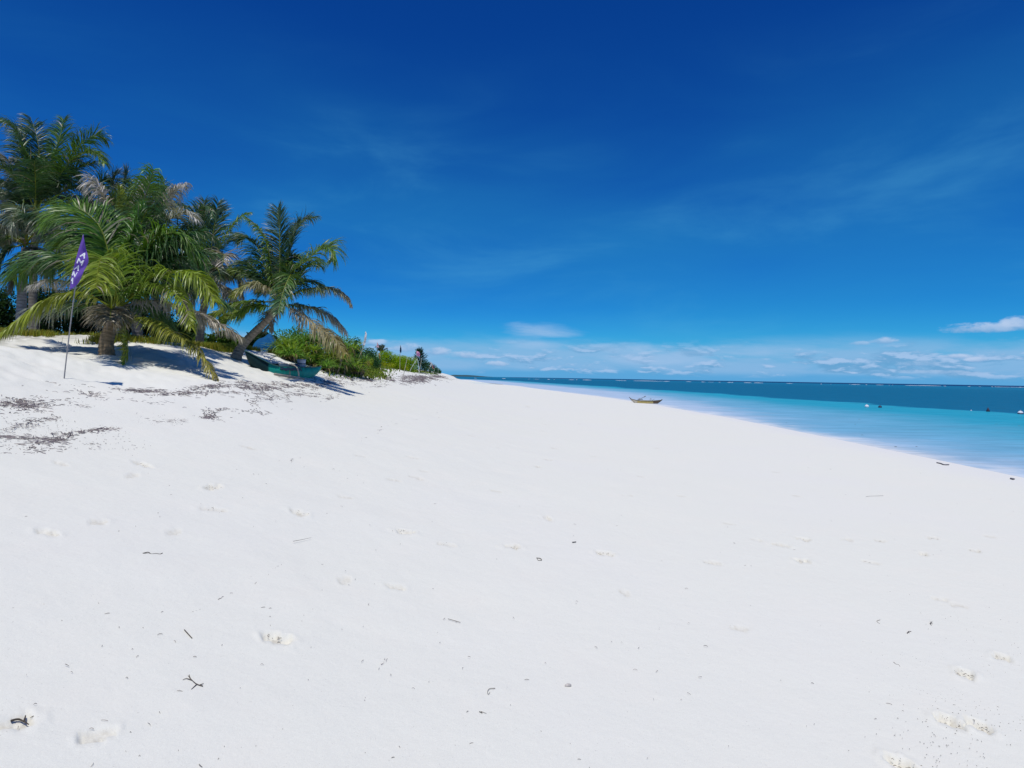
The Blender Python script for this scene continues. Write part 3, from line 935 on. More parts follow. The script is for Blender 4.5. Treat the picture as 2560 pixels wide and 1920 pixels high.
    for k in range(8):
        frond_free(p3, C3, k * 0.9 - 1.3, random.uniform(10, 60), 2.8, random.uniform(60, 90), 90 + k, col=random.choice([DARK, BLUEG, PALE * .5]), leaf=.65, droop=1.0)

    # --- 4: the tall dark one
    D = 25.0
    C = (90, 530)
    bx = at(84, 830, D)
    b = np.array([bx[0], D, hgt(bx[0], D)])
    p4 = palm(C, D, b, 'tallest coconut palm, dark upright fronds rising against the deep blue sky at upper left',
              [(82, 740, D), (85, 640, D), (89, 545, D)], 0.16, 0.12, (0.20, 0.18, 0.15), 1.3, 40)
    C3 = at(*C, D)
    husk(p4, C3, 8, .4, 6)
    f = lambda pts, dd=None, **k: frond_px(p4, C, D, pts, dd, seed=random.randint(0, 9999), **k)
    k1 = dict(leaf=.85, n=84, width=.019)
    f([(87, 499), (65, 390), (43, 336), (22, 310), (-4, 301)], -0.4, col=LIME * .8, tipcol=BLUEG * 1.7, droop=1.0, **k1)
    f([(95, 480), (99, 412), (93, 347), (76, 291)], 0.9, col=DARK, tipcol=BLUEG * 1.1, droop=.55, **k1)
    f([(100, 490), (119, 423), (141, 369), (152, 336), (159, 297)], 0.9, col=DARK, tipcol=GREEN * .9, droop=.5, **k1)
    f([(108, 499), (152, 434), (184, 395), (217, 379), (241, 386), (262, 409)], -0.5, col=GREEN * .8, tipcol=LIME * .8, droop=.8, **k1)
    f([(120, 470), (163, 412), (195, 368), (228, 340), (250, 338), (268, 353)], 0.8, col=DARK, tipcol=GREEN, droop=.7, **k1)
    f([(59, 499), (43, 444), (22, 401), (-5, 388)], 0.5, col=DARK, tipcol=GREY * .7, droop=.9, **k1, drytip=.28)
    f([(50, 500), (20, 460), (-20, 450)], 0.9, col=DARK, tipcol=DARK, droop=.9, **k1)
    f([(130, 500), (170, 470), (205, 475), (222, 515)], 0.6, col=DARK, tipcol=DARK, droop=.9, **k1)
    f([(80, 470), (74, 400), (60, 340), (62, 318)], 1.4, col=DARK, tipcol=BLUEG, droop=.6, **k1)
    f([(110, 480), (135, 440), (160, 425), (190, 440)], 1.6, col=DARK, tipcol=DARK, droop=.7, **k1)
    f([(70, 520), (30, 500), (0, 520)], 1.0, col=DARK, tipcol=GREY * .5, droop=1.1, **k1, drytip=.28)
    f([(100, 540), (150, 545), (190, 600)], 0.5, col=DARK, tipcol=DRY * .6, droop=1.1, **k1)
    f([(75, 540), (35, 550), (5, 610)], 0.5, col=DARK, tipcol=DRY * .5, droop=1.1, **k1)
    for k in range(6):
        frond_free(p4, C3, k * 1.25, random.uniform(30, 75), 3.2, random.uniform(40, 80), 120 + k, col=DARK, droop=.7, leaf=.8)

    # --- 5: behind the short palm, curled bleached fronds
    D = 18.8
    C = (332, 660)
    bx = at(344, 850, D)
    b = np.array([bx[0], D, hgt(bx[0], D)])
    p5 = palm(C, D, b, 'coconut palm behind the short front palm, upright fronds with curled bleached leaflets',
              [(342, 800, D), (338, 720, D), (333, 670, D)], 0.155, 0.12, (0.17, 0.16, 0.155), 1.2, 24)
    C3 = at(*C, D)
    husk(p5, C3, 9, .45, 7)
    f = lambda pts, dd=None, **k: frond_px(p5, C, D, pts, dd, seed=random.randint(0, 9999), **k)
    f([(310, 620), (285, 555), (258, 490), (238, 456), (222, 470)], -0.3, col=DRY * .9, tipcol=GREY, leaf=.8, droop=1.3, stalk=DRY, n=84, drytip=.28)
    f([(325, 600), (351, 522), (371, 468), (385, 422)], -0.9, col=GOLD * .7, tipcol=GREEN * 1.6, leaf=.75, droop=1.6, twist=25, stalk=DRY, n=90)
    f([(330, 600), (338, 545), (352, 490), (372, 445)], 0.3, col=DRY, tipcol=GREY, leaf=.65, droop=1.4, stalk=DRY, n=84, drytip=.28)
    f([(358, 590), (386, 549), (412, 508), (436, 476), (466, 458)], -0.1, col=GOLD * .8, tipcol=GREY, leaf=.6, droop=1.3, stalk=DRY, n=84, drytip=.28)
    f([(325, 600), (308, 540), (299, 466)], 0.3, col=YEL, tipcol=YEL * 1.2, leaf=.35, droop=-.2, vlift=40)
    f([(318, 590), (300, 545), (275, 492)], 0.2, col=BLUEG * 1.5, tipcol=LIME * .8, leaf=.6, droop=.3, twist=70)
    f([(360, 610), (395, 565), (432, 543), (462, 530), (490, 548)], -0.5, col=LIME * .7, tipcol=GREY, leaf=.65, droop=1.1, drytip=.28)
    f([(365, 620), (410, 585), (450, 585), (478, 612), (488, 650)], -0.8, col=GREEN, tipcol=LIME, leaf=.8, droop=1.0, n=84)
    f([(300, 620), (270, 600), (240, 605), (215, 640)], 0.4, col=DARK, tipcol=GREEN, leaf=.75, droop=1.0)
    f([(370, 640), (410, 640), (450, 665), (475, 710)], 0.6, col=DARK, tipcol=DARK, leaf=.75, droop=1.0)
    f([(345, 600), (365, 545), (398, 490), (405, 460)], 1.0, col=DARK, tipcol=BLUEG, leaf=.7, droop=.7)
    f([(315, 690), (300, 720), (292, 760)], -0.5, col=DRY * .6, tipcol=DRY * .6, leaf=.5, droop=1.0)
    f([(350, 690), (375, 715), (395, 770)], 0.4, col=DRY * .6, tipcol=GREY * .6, leaf=.6, droop=1.2, drytip=.28)
    f([(380, 690), (430, 705), (470, 760)], 0.9, col=GREY * .5, tipcol=GREY * .8, leaf=.6, droop=1.4, drytip=.28)
    for k in range(6):
        frond_free(p5, C3, k * 0.85 - 1.0, random.uniform(15, 65), 2.9, random.uniform(50, 90), 150 + k, col=DARK, leaf=.7, droop=.9)

    # --- 6: between the two, farther back
    D = 23.0
    C = (524, 700)
    bx = at(498, 850, D)
    b = np.array([bx[0], D, hgt(bx[0], D)])
    p6 = palm(C, D, b, 'coconut palm standing farther back between the curled-frond palm and the leaning palm',
              [(506, 790, D), (516, 740, D), (523, 710, D)], 0.155, 0.12, (0.20, 0.185, 0.17), 1.2, 22)
    C3 = at(*C, D)
    husk(p6, C3, 8, .4, 8)
    f = lambda pts, dd=None, **k: frond_px(p6, C, D, pts, dd, seed=random.randint(0, 9999), **k)
    f([(524, 665), (530, 600), (539, 548), (546, 504)], 0.6, col=DARK, tipcol=BLUEG, leaf=.7, droop=.35, n=84)
    f([(516, 650), (513, 580), (511, 500)], 1.0, col=BLUEG * .7, tipcol=BLUEG, leaf=.65, droop=.4, n=84)
    f([(545, 632), (569, 583), (592, 551), (612, 536), (624, 532)], 0.2, col=LIME * .7, tipcol=LIME, leaf=.5, droop=1.1)
    f([(500, 640), (478, 580), (486, 540), (506, 517), (527, 522), (532, 548)], -0.6, col=LIME * .6, tipcol=BLUEG * 1.5, leaf=.55, droop=1.1)
    f([(540, 670), (560, 635), (552, 680), (536, 725)], -1.5, col=DRY, tipcol=GREY, leaf=.65, droop=1.0, drytip=.28)
    f([(555, 690), (590, 690), (604, 740)], 0.4, col=DARK, tipcol=GREY * .8, leaf=.7, droop=1.2, drytip=.28)
    f([(500, 690), (470, 690), (455, 745)], 0.6, col=DARK, tipcol=GREY * .7, leaf=.65, droop=1.2, drytip=.28)
    f([(550, 715), (575, 735), (590, 775)], -0.2, col=GREY * .7, tipcol=GREY, leaf=.55, droop=1.3, drytip=.28)
    f([(505, 715), (480, 745), (468, 800)], 0.2, col=GREY * .6, tipcol=GREY * .8, leaf=.55, droop=1.3, drytip=.28)
    for k in range(7):
        frond_free(p6, C3, k * 1.05 - 0.6, random.uniform(15, 60), 2.8, random.uniform(60, 90), 190 + k, col=random.choice([DARK, BLUEG * .8]), leaf=.65, droop=.9)

    # --- 7: dark crown peeping out behind
    D = 27.0
    C = (292, 560)
    bx = at(286, 830, D)
    b = np.array([bx[0], D, hgt(bx[0], D)])
    p7 = palm(C, D, b, 'dark coconut palm crown half hidden between the tall palm and the curled-frond palm',
              [(285, 740, D), (288, 640, D), (292, 570, D)], 0.16, 0.12, (0.18, 0.165, 0.14), 1.2, 30)
    C3 = at(*C, D)
    husk(p7, C3, 6, .4, 9)
    f = lambda pts, dd=None, **k: frond_px(p7, C, D, pts, dd, seed=random.randint(0, 9999), **k)
    f([(300, 500), (312, 455), (316, 425)], 1.5, col=BLUEG * .6, tipcol=BLUEG * .8, leaf=.75, droop=.3, twist=50)
    f([(285, 500), (280, 455), (292, 430)], 1.2, col=BLUEG * .6, tipcol=BLUEG * .7, leaf=.75, droop=.4, twist=40)
    f([(270, 510), (245, 465), (262, 445), (280, 450)], 0.8, col=DARK, tipcol=DARK, leaf=.75, droop=.8)
    f([(320, 510), (335, 470), (332, 450)], 1.0, col=DARK, tipcol=DARK, leaf=.75, droop=.5)
    f([(255, 530), (215, 500), (185, 530)], 0.6, col=DARK, tipcol=DARK, leaf=.75, droop=.9)
    f([(330, 540), (380, 520), (420, 550)], 0.9, col=DARK, tipcol=DARK, leaf=.75, droop=.9)
    for k in range(3):
        frond_free(p7, C3, k * 0.9, random.uniform(20, 70), 3.2, random.uniform(50, 90), 230 + k, col=DARK, leaf=.75, droop=.9)


build_palms()

# ------------------------------------------------------------------ shrubs, pandanus, grass


def leaf_cloud(n, blobs, size, col, seed, aspect=0.5, droop=0.2, surf=0.55):
    """leaf-sized faces spread through a set of ellipsoids (cx, cy, cz, rx, ry, rz)"""
    rg = np.random.default_rng(seed)
    B = np.array(blobs, float)
    vol = (B[:, 3] * B[:, 4] * B[:, 5]) ** 0.75
    k = rg.choice(len(B), n, p=vol / vol.sum())
    d = norm(rg.normal(0, 1, (n, 3)))
    rad = np.where(rg.random(n) < surf, rg.uniform(.82, 1.08, n), rg.random(n) ** 0.5)[:, None]
    c = B[k, :3] + d * rad * B[k, 3:6]
    up = np.array([[0, 0, 1.0]])
    ax = norm(d * 0.8 + rg.normal(0, .6, (n, 3)) - up * droop)
    nn = norm(up * 0.9 + d * 0.5 + rg.normal(0, .5, (n, 3)))
    w = norm(np.cross(ax, nn))
    nn = np.cross(w, ax)
    s = size * rg.uniform(.6, 1.3, (n, 1))
    h = s * aspect * 0.5
    V = np.stack([c - ax * s * .5, c + w * h + ax * s * .05 + nn * s * .08, c + ax * s * .5 - nn * s * .06, c - w * h + ax * s * .05 + nn * s * .08], 1).reshape(-1, 3)
    F = np.arange(4 * n).reshape(-1, 4)
    cc = np.array(col)[None] * rg.uniform(.6, 1.35, (n, 1)) * np.stack([rg.uniform(.85, 1.25, n), np.ones(n), rg.uniform(.8, 1.2, n)], 1)
    return V, F, np.repeat(cc, 4, 0)


def shrub(c_px, D, w, h, dep, label, cat='shrub', col=(0.05, 0.11, 0.02), n=1500, leaf=0.10, group=None, name='shrub', lumps=7, seed=0, base_py=None, aspect=0.5):
    """a shrub centred over pixel column c_px[0], its top at pixel row c_px[1]"""
    rl = random.Random(seed * 13 + 5)
    top = at(c_px[0], c_px[1], D)
    x, y = top[0], top[1]
    g0 = hgt(x, y)
    h = max(0.25, top[2] - g0) if h is None else h
    z1 = top[2]
    t = empty(name, (x, y, g0), label, cat, group)
    blobs = []
    for k in range(lumps):
        a = rl.uniform(0, 6.28)
        q = rl.uniform(0.15, 0.75)
        bx, by = x + math.cos(a) * q * w * .5, y + math.sin(a) * q * dep * .5
        r = rl.uniform(.28, .45)
        hh = (z1 - g0) * (1 - 0.55 * q * q) * rl.uniform(.8, 1.0)
        cz = g0 + hh - r * (z1 - g0) * .55
        blobs.append((bx, by, cz, w * r * .62, dep * r * .62, (z1 - g0) * r * .6))
        blobs.append((bx, by, g0 + (cz - g0) * .5, w * r * .58, dep * r * .58, (cz - g0) * .55))
    V, F, C = leaf_cloud(n, blobs, leaf, col, seed + 300, aspect)
    V[:, 2] = np.maximum(V[:, 2], g0 - 0.05)
    mesh_np('foliage', V, F, M_LEAF, t, C)
    mb = MB()
    for k in range(6):
        bb = blobs[(2 * k) % len(blobs)]
        mb.tube(catmull([(x + rl.uniform(-.08, .08), y + rl.uniform(-.08, .08), g0 - .08), (x * .6 + bb[0] * .4, y * .6 + bb[1] * .4, g0 + (bb[2] - g0) * .5), bb[:3]], 6),
                np.linspace(0.03, .008, 6) * max(.5, min(2, (z1 - g0))), 5, (0.13, 0.10, 0.07))
    mb.build('stem', M_BARK, t)
    return t


def rosette(t, c, n, L, width, col, seed, tilt=(0, 0)):
    """a tuft of long arching strap leaves"""
    rg = np.random.default_rng(seed)
    K = 5
    a = np.arange(n) * 2.39996 + rg.normal(0, .12, n)
    e0 = np.radians(np.linspace(82, 12, n) + rg.normal(0, 7, n))
    Ln = L * rg.uniform(.75, 1.12, n) * (0.75 + 0.25 * np.linspace(0, 1, n))
    bend = np.radians(rg.uniform(45, 105, n))
    pos = np.tile(np.array(c, float), (n, 1)) + np.stack([np.cos(a), np.sin(a), 0 * a], 1) * .03
    pts, dirs = [pos], []
    for k in range(K):
        e = e0 - bend * ((k + .5) / K) ** 1.5
        d = np.stack([np.cos(e) * np.cos(a), np.cos(e) * np.sin(a), np.sin(e)], 1)
        dirs.append(d)
        pts.append(pts[-1] + d * (Ln / K)[:, None])
    dirs.append(dirs[-1])
    side = np.stack([-np.sin(a), np.cos(a), 0 * a], 1)
    wp = np.array([.8, 1, .95, .8, .5, .04]) * width
    Vs = []
    for k in range(K + 1):
        up = np.cross(side, dirs[k])
        Vs += [pts[k] + side * wp[k] - up * wp[k] * .3, pts[k] + up * wp[k] * .25, pts[k] - side * wp[k] - up * wp[k] * .3]
    V = np.stack(Vs, 1).reshape(-1, 3)
    b = (np.arange(n) * 3 * (K + 1))[:, None]
    F = np.concatenate([b + np.array([[3 * k + j, 3 * k + j + 1, 3 * k + j + 4, 3 * k + j + 3]]) for k in range(K) for j in range(2)], 0)
    cc = np.array(col)[None] * rg.uniform(.65, 1.35, (n, 1))
    old = np.arange(n) > n * .9
    cc[old] = np.array((0.24, 0.19, 0.08))
    return mesh_np('leaf_rosette', V, F, M_STRAP, t, np.repeat(cc, 3 * (K + 1), 0))


def pandanus(px, py, D, s, label, seed, col=(0.10, 0.20, 0.045)):
    rl = random.Random(seed)
    p = at(px, py, D)
    x, y = p[0], p[1]
    g0 = hgt(x, y)
    zc = max(p[2], g0 + 0.12)
    t = empty('pandanus', (x, y, g0), label, 'plant', 'pandanus plants beside the green boat')
    for k in range(8):
        ox, oy = rl.uniform(-.55, .55) * s, rl.uniform(-.4, .5) * s
        oz = rl.uniform(-.15, .2) * s
        cx, cy, cz = x + ox, y + oy, max(hgt(x + ox, y + oy) + .08, zc + oz)
        if k >= 4:
            cy -= rl.uniform(.1, .5)
            gz = hgt(cx, cy) + .06
            cz = gz + (cz - gz) * rl.uniform(.05, .55)
        mb = MB()
        mb.tube(catmull([(x + ox * .4, y + oy * .4, g0 - .1), (x + ox * .8, y + oy * .8, (g0 + cz) / 2), (cx, cy, cz)], 6), [.05, .048, .045, .045, .04, .035], 7, (0.20, 0.16, 0.11))
        mb.build('stem', M_BARK, t, True)
        rosette(t, (cx, cy, cz), 34, 0.95 * s * rl.uniform(.8, 1.1), 0.022 * s ** .5, np.array(col) * rl.uniform(.75, 1.25), seed * 10 + k)
    return t


def build_greens():
    # pandanus thicket beside the boat
    spec = [(712, 868, 26.5, 1.0, 'pandanus tuft at the left end of the thicket, next to the blue tarp'),
            (742, 862, 27.0, 1.1, 'pandanus growing behind the grey and white bucket'),
            (735, 890, 25.6, .75, 'small pandanus leaning over the middle of the green boat'),
            (768, 880, 26.6, 1.0, 'pandanus straight behind the bow end of the green boat'),
            (800, 868, 27.6, 1.1, 'tall pandanus in the middle of the thicket under the drooping brown frond'),
            (800, 905, 26.6, .85, 'low pandanus just past the tip of the green boat'),
            (832, 900, 27.4, .95, 'bright pandanus above the grey plank'),
            (845, 868, 28.6, 1.0, 'pandanus under the tip of the drooping brown frond'),
            (862, 908, 28.2, .9, 'pandanus at the seaward foot of the thicket, behind the grey plank'),
            (880, 880, 29.6, .9, 'pandanus near the pole of the white feather flag'),
            (892, 905, 30.0, .75, 'small yellowish pandanus at the right end of the thicket')]
    for i, (px, py, D, s, lab) in enumerate(spec):
        pandanus(px, py, D, s, lab, 40 + i, (0.15, 0.31, 0.06) if i % 3 else (0.22, 0.34, 0.05))
    # broadleaf shrubs behind the thicket
    G1 = 'shrubs behind the pandanus and flags'
    shrub((735, 806), 30.0, 2.2, None, 2.0, 'leafy mid-green shrub rising under the leaning palm crown', n=2600, leaf=.12, col=(0.079, 0.201, 0.038), group=G1, seed=1)
    shrub((792, 812), 31.0, 2.2, None, 2.0, 'leafy green shrub behind the middle of the pandanus thicket', n=2600, leaf=.12, col=(0.074, 0.193, 0.038), group=G1, seed=2)
    shrub((848, 822), 32.0, 2.0, None, 1.8, 'rounded green shrub behind the right side of the thicket', n=2200, leaf=.12, col=(0.067, 0.184, 0.035), group=G1, seed=3)
    shrub((887, 833), 33.0, 1.0, None, 1.0, 'dark narrow young tree standing up beside the white feather flag', 'tree', n=1300, leaf=.13, col=(0.038, 0.123, 0.044), group=G1, seed=4, name='young_tree')
    shrub((914, 866), 38.0, 1.9, None, 1.8, 'dark blue-green shrub right of the white flag pole', n=2200, leaf=.11, col=(0.045, 0.140, 0.056), group=G1, seed=5)
    shrub((932, 884), 41.0, 1.2, None, 1.2, 'dark shrub behind the yellow and orange flag', n=1300, leaf=.11, col=(0.038, 0.123, 0.042), group=G1, seed=6)
    shrub((917, 890), 35.5, 0.95, None, .9, 'bright yellow-green bush at the foot of the dark shrub', n=1800, leaf=.08, col=(.260, .330, .020), group=G1, seed=7)
    # bright mounds
    G2 = 'bright green mounded bushes along the beach crest'
    shrub((972, 874), 52.0, 2.7, None, 2.2, 'large bright green mounded bush between the yellow flag and the navy flag', 'bush', n=7000, leaf=.10, col=(.210, .360, .012), group=G2, seed=8, lumps=12, name='bush')
    shrub((1000, 882), 56.0, 1.8, None, 1.8, 'bright green mounded bush directly behind the navy flag pole', 'bush', n=4500, leaf=.10, col=(.210, .360, .012), group=G2, seed=9, lumps=9, name='bush')
    shrub((1024, 888), 60.0, 2.2, None, 2.0, 'green mounded bush behind the bare bamboo pole', 'bush', n=4800, leaf=.10, col=(.210, .360, .012), group=G2, seed=10, lumps=9, name='bush')
    shrub((962, 902), 49.0, 2.3, None, 1.0, 'low yellowish bush at the front foot of the large mounded bush', 'bush', n=1500, leaf=.08, col=(.260, .330, .020), group=G2, seed=11, name='bush')
    shrub((1004, 910), 53.0, 2.0, None, .9, 'low yellowish bush at the foot of the navy flag pole', 'bush', n=1300, leaf=.08, col=(.260, .330, .020), group=G2, seed=12, name='bush')
    # farther shrubs
    G3 = 'far dark shrubs at the end of the beach crest'
    shrub((1062, 896), 86.0, 2.6, None, 2.2, 'dark far shrub just right of the crossed flag poles', n=1600, leaf=.15, col=(0.035, 0.116, 0.049), group=G3, seed=13)
    shrub((1074, 904), 94.0, 2.4, None, 2.2, 'dark far shrub behind the small white flag', n=1500, leaf=.15, col=(0.038, 0.123, 0.049), group=G3, seed=14)
    shrub((1088, 915), 108.0, 2.2, None, 2.0, 'low dark far shrub behind the purple and orange flag', n=1200, leaf=.15, col=(0.038, 0.116, 0.049), group=G3, seed=15)
    shrub((1098, 924), 120.0, 1.6, None, 1.6, 'last low dark shrub where the beach crest meets the sky', n=800, leaf=.15, col=(0.035, 0.105, 0.052), group=G3, seed=16)
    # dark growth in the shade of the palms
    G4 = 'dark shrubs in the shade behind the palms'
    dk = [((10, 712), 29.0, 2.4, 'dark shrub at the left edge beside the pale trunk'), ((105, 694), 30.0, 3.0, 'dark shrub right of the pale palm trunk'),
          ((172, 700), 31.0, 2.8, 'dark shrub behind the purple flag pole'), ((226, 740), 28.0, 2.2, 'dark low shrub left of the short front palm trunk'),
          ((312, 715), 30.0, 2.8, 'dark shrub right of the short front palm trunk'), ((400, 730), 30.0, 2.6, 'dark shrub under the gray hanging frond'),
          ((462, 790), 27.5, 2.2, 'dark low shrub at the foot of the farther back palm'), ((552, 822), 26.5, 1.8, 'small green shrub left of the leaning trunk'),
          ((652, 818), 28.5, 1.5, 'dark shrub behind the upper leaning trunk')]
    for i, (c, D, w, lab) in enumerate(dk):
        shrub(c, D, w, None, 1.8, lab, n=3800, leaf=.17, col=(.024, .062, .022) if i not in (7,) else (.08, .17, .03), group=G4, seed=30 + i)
    # feathery dark casuarina
    D = 76.0
    top = at(1050, 868, D)
    g0 = hgt(top[0], top[1])
    t = empty('casuarina', (top[0], top[1], g0), 'dark feathery pine-like tree behind the pink flag', 'tree')
    rg = np.random.default_rng(77)
    mb = MB()
    mb.tube([(top[0], top[1], g0 - .2), (top[0] + .1, top[1], (g0 + top[2]) / 2), (top[0], top[1], top[2] - .3)], [.09, .06, .02], 7, (.14, .11, .08))
    mb.build('trunk', M_BARK, t)
    V, C = [], []
    H = top[2] - g0
    for k in range(170):
        h = rg.uniform(.05, .98)
        a = rg.uniform(0, 6.28)
        rmax = 1.45 * (1 - h) ** .55 * rg.uniform(.5, 1)
        base = np.array([top[0], top[1], g0 + h * H * .85])
        tip = base + np.array([math.cos(a) * rmax, math.sin(a) * rmax, .35 * H * rg.uniform(.2, .9) * (1 - .4 * h)])
        for q in range(34):
            p = base + (tip - base) * rg.uniform(.2, 1)
            d = norm(norm(tip - base) + rg.normal(0, .35, 3)) * rg.uniform(.12, .3)
            s = norm(np.cross(d, rg.normal(0, 1, 3))) * .012
            V += [p - s, p + s, p + d + s * .3, p + d - s * .3]
            C += [np.array((.018, .055, .03)) * rg.uniform(.6, 1.3)] * 4
    mesh_np('crown', np.array(V), np.arange(len(V)).reshape(-1, 4), M_LEAF, t, np.array(C))
    # little dark palm tuft on the skyline
    D = 66.0
    p = at(953, 882, D)
    g0 = hgt(p[0], p[1])
    t = empty('palm_tree', (p[0], p[1], g0), 'tiny dark palm poking above the bright mounded bush', 'palm', PG)
    trunk(t, [(p[0], p[1], g0 - .2), (p[0], p[1], (g0 + p[2]) / 2), tuple(p)], .09, .06, (10), (.15, .13, .1))
    for i, (q, dd) in enumerate((([(946, 875), (942, 880)], 0), ([(951, 872), (950, 864)], .3), ([(957, 872), (961, 864)], -.2), ([(960, 876), (966, 872), (967, 877)], .2), ([(948, 870), (944, 866), (940, 868)], .4), ([(955, 870), (956, 862)], .5), ([(959, 880), (963, 884)], .3))):
        frond_px(t, (953, 882), D, q, dd, leaf=.3, n=24, width=.02, col=np.array((.02, .045, .03)), seed=400 + i, droop=.4, r0=.03)


build_greens()


def blades(name, pts, hgt_rng, width, col, seed, label, lean=0.5, broad=False):
    """ground cover: one little bent blade at every point"""
    rg = np.random.default_rng(seed)
    P = np.asarray(pts)
    n = len(P)
    h = rg.uniform(*hgt_rng, n)[:, None]
    a = rg.uniform(0, 6.28, n)
    d = np.stack([np.cos(a), np.sin(a), 0 * a], 1) * rg.uniform(.1, 1, (n, 1)) * lean
    s = np.stack([-np.sin(a), np.cos(a), 0 * a], 1) * width * rg.uniform(.6, 1.3, (n, 1))
    up = np.array([[0, 0, 1.0]])
    m = P + (up * .6 + d * .35) * h
    t = P + (up * .95 + d) * h
    k = 1.5 if broad else 0.8
    V = np.stack([P - s, P + s, m + s * k, m - s * k, t + s * .1, t - s * .1], 1).reshape(-1, 3)
    b = (np.arange(n) * 6)[:, None]
    F = np.concatenate([b + np.array([[0, 1, 2, 3]]), b + np.array([[3, 2, 4, 5]])], 0)
    c = np.array(col)[None] * rg.uniform(.55, 1.3, (n, 1)) * np.stack([rg.uniform(.8, 1.5, n), np.ones(n), rg.uniform(.7, 1.2, n)], 1)
    o = mesh_np(name, V, F, M_GRASS, None, np.repeat(c, 6, 0))
    return tag(o, label, None, None, 'stuff')


def build_grass():
    rg = np.random.default_rng(5)
    # the ragged front edge of the grass, from the photograph
    edge = [(-40, 842), (0, 838), (76, 832), (114, 835), (177, 843), (228, 862), (316, 855), (392, 857), (440, 862), (506, 867), (556, 869), (621, 875), (660, 884), (690, 893)]
    E = []
    for (px, py) in edge:
        D = np.interp(px, [0, 114, 228, 316, 392, 506, 621, 690], [17.2, 17.4, 17.3, 18.1, 18.7, 20.3, 23.9, 25.6])
        q = at(px, py, D)
        E.append((q[0], q[1]))
    E = np.array(E)
    E = np.array([np.append(p, 0) for p in E])
    E = catmull(E, 200)[:, :2]
    pts = []
    for k in range(36000):
        i = rg.integers(0, len(E))
        back = rg.exponential(1.3) - 0.35
        clump = vnoise(np.array([E[i, 0] * 1.7]), np.array([E[i, 1] * 1.7 + 3]), 21)[0]
        if back < -0.05 - 0.5 * max(0, clump) * 1.2 or back > 7:
            continue
        x = E[i, 0] - back * .35 + rg.normal(0, .12)
        y = E[i, 1] + back * .95 + rg.normal(0, .12)
        if vnoise(np.array([x * 1.1]), np.array([y * 1.1]), 22)[0] < -0.10:
            continue
        pts.append((x, y))
    pts = np.array(pts)
    z = base_height(pts[:, 0], pts[:, 1])
    blades('grass', np.column_stack([pts, z - .01]), (.06, .24), .008, (.22, .27, .03), 1, 'ragged yellow-green grass along the top of the sand beneath the palms', .7)
    # creeping vine at the seaward foot of the bushes
    vine = [(872, 936), (885, 932), (905, 930), (918, 934), (928, 940), (935, 925), (900, 922), (948, 919), (970, 919), (1000, 922), (1025, 926), (1050, 930), (850, 930)]
    pts = []
    for (px, py) in vine:
        q = ground(px, py, 22, 140)
        if q is None:
            D = np.interp(px, [850, 920, 950, 1000, 1050], [28, 36, 44, 56, 80])
            q = at(px, py, D)
        for k in range(420):
            pts.append((q[0] + rg.normal(0, .010 * q[1]), q[1] + rg.normal(0, .05 * q[1])))
    pts = np.array(pts)
    z = base_height(pts[:, 0], pts[:, 1])
    blades('vine_leaves', np.column_stack([pts, z - .01]), (.05, .20), .022, (.12, .20, .02), 2, 'creeping green vine spilling onto the sand below the bushes', 1.0, True)


build_grass()

# ------------------------------------------------------------------ boats


def hull_mesh(L, W, H, rise_a, rise_b, over_a, over_b, n=25, thick=0.025, flat=0.35):
    """canoe hull along +x from end a (x=-L/2) to end b; returns outer+inner shell, gunwale lines"""
    t = np.linspace(-1, 1, n)
    half = 0.5 * W * np.clip(1 - np.abs(t) ** 2.6, 0, 1) ** 0.75 + 0.012
    ea = np.clip(-t - 0.45, 0, 1) / .55
    eb = np.clip(t - 0.45, 0, 1) / .55
    keel = 0.92 * (H + rise_a) * ea**3.2 + 0.92 * (H + rise_b) * eb**3.2
    sheer = H + rise_a * ea**1.8 + rise_b * eb**1.8
    x = t * L / 2 - over_a * ea**2 + over_b * eb**2
    m = 7
    V, F = [], []

    def shell(inset):
        base = len(V)
        for i in range(n):
            k, s, w = keel[i] + inset, sheer[i], max(.004, half[i] - inset)
            k = min(k, s - .004)
            for j in range(m):
                q = -1 + 2 * j / (m - 1)
                wy = abs(q) ** flat * (1 if q >= 0 else -1)
                zz = k + (s - k) * abs(q) ** 2.2
                V.append((x[i], w * wy, zz))
        return base
    b0 = shell(0)
    b1 = shell(thick)
    for i in range(n - 1):
        for j in range(m - 1):
            a = b0 + i * m + j
            F.append((a, a + 1, a + m + 1, a + m))
            a = b1 + i * m + j
            F.append((a, a + m, a + m + 1, a + 1))
        F.append((b0 + i * m, b0 + (i + 1) * m, b1 + (i + 1) * m, b1 + i * m))
        F.append((b0 + i * m + m - 1, b1 + i * m + m - 1, b1 + (i + 1) * m + m - 1, b0 + (i + 1) * m + m - 1))
    V = np.array(V)
    left = np.stack([x, half, sheer], 1)
    right = np.stack([x, -half, sheer], 1)
    return V, F, left, right


def place(V, origin, ex, ey, ez):
    V = np.asarray(V)
    return np.asarray(origin) + V[:, :1] * ex + V[:, 1:2] * ey + V[:, 2:3] * ez


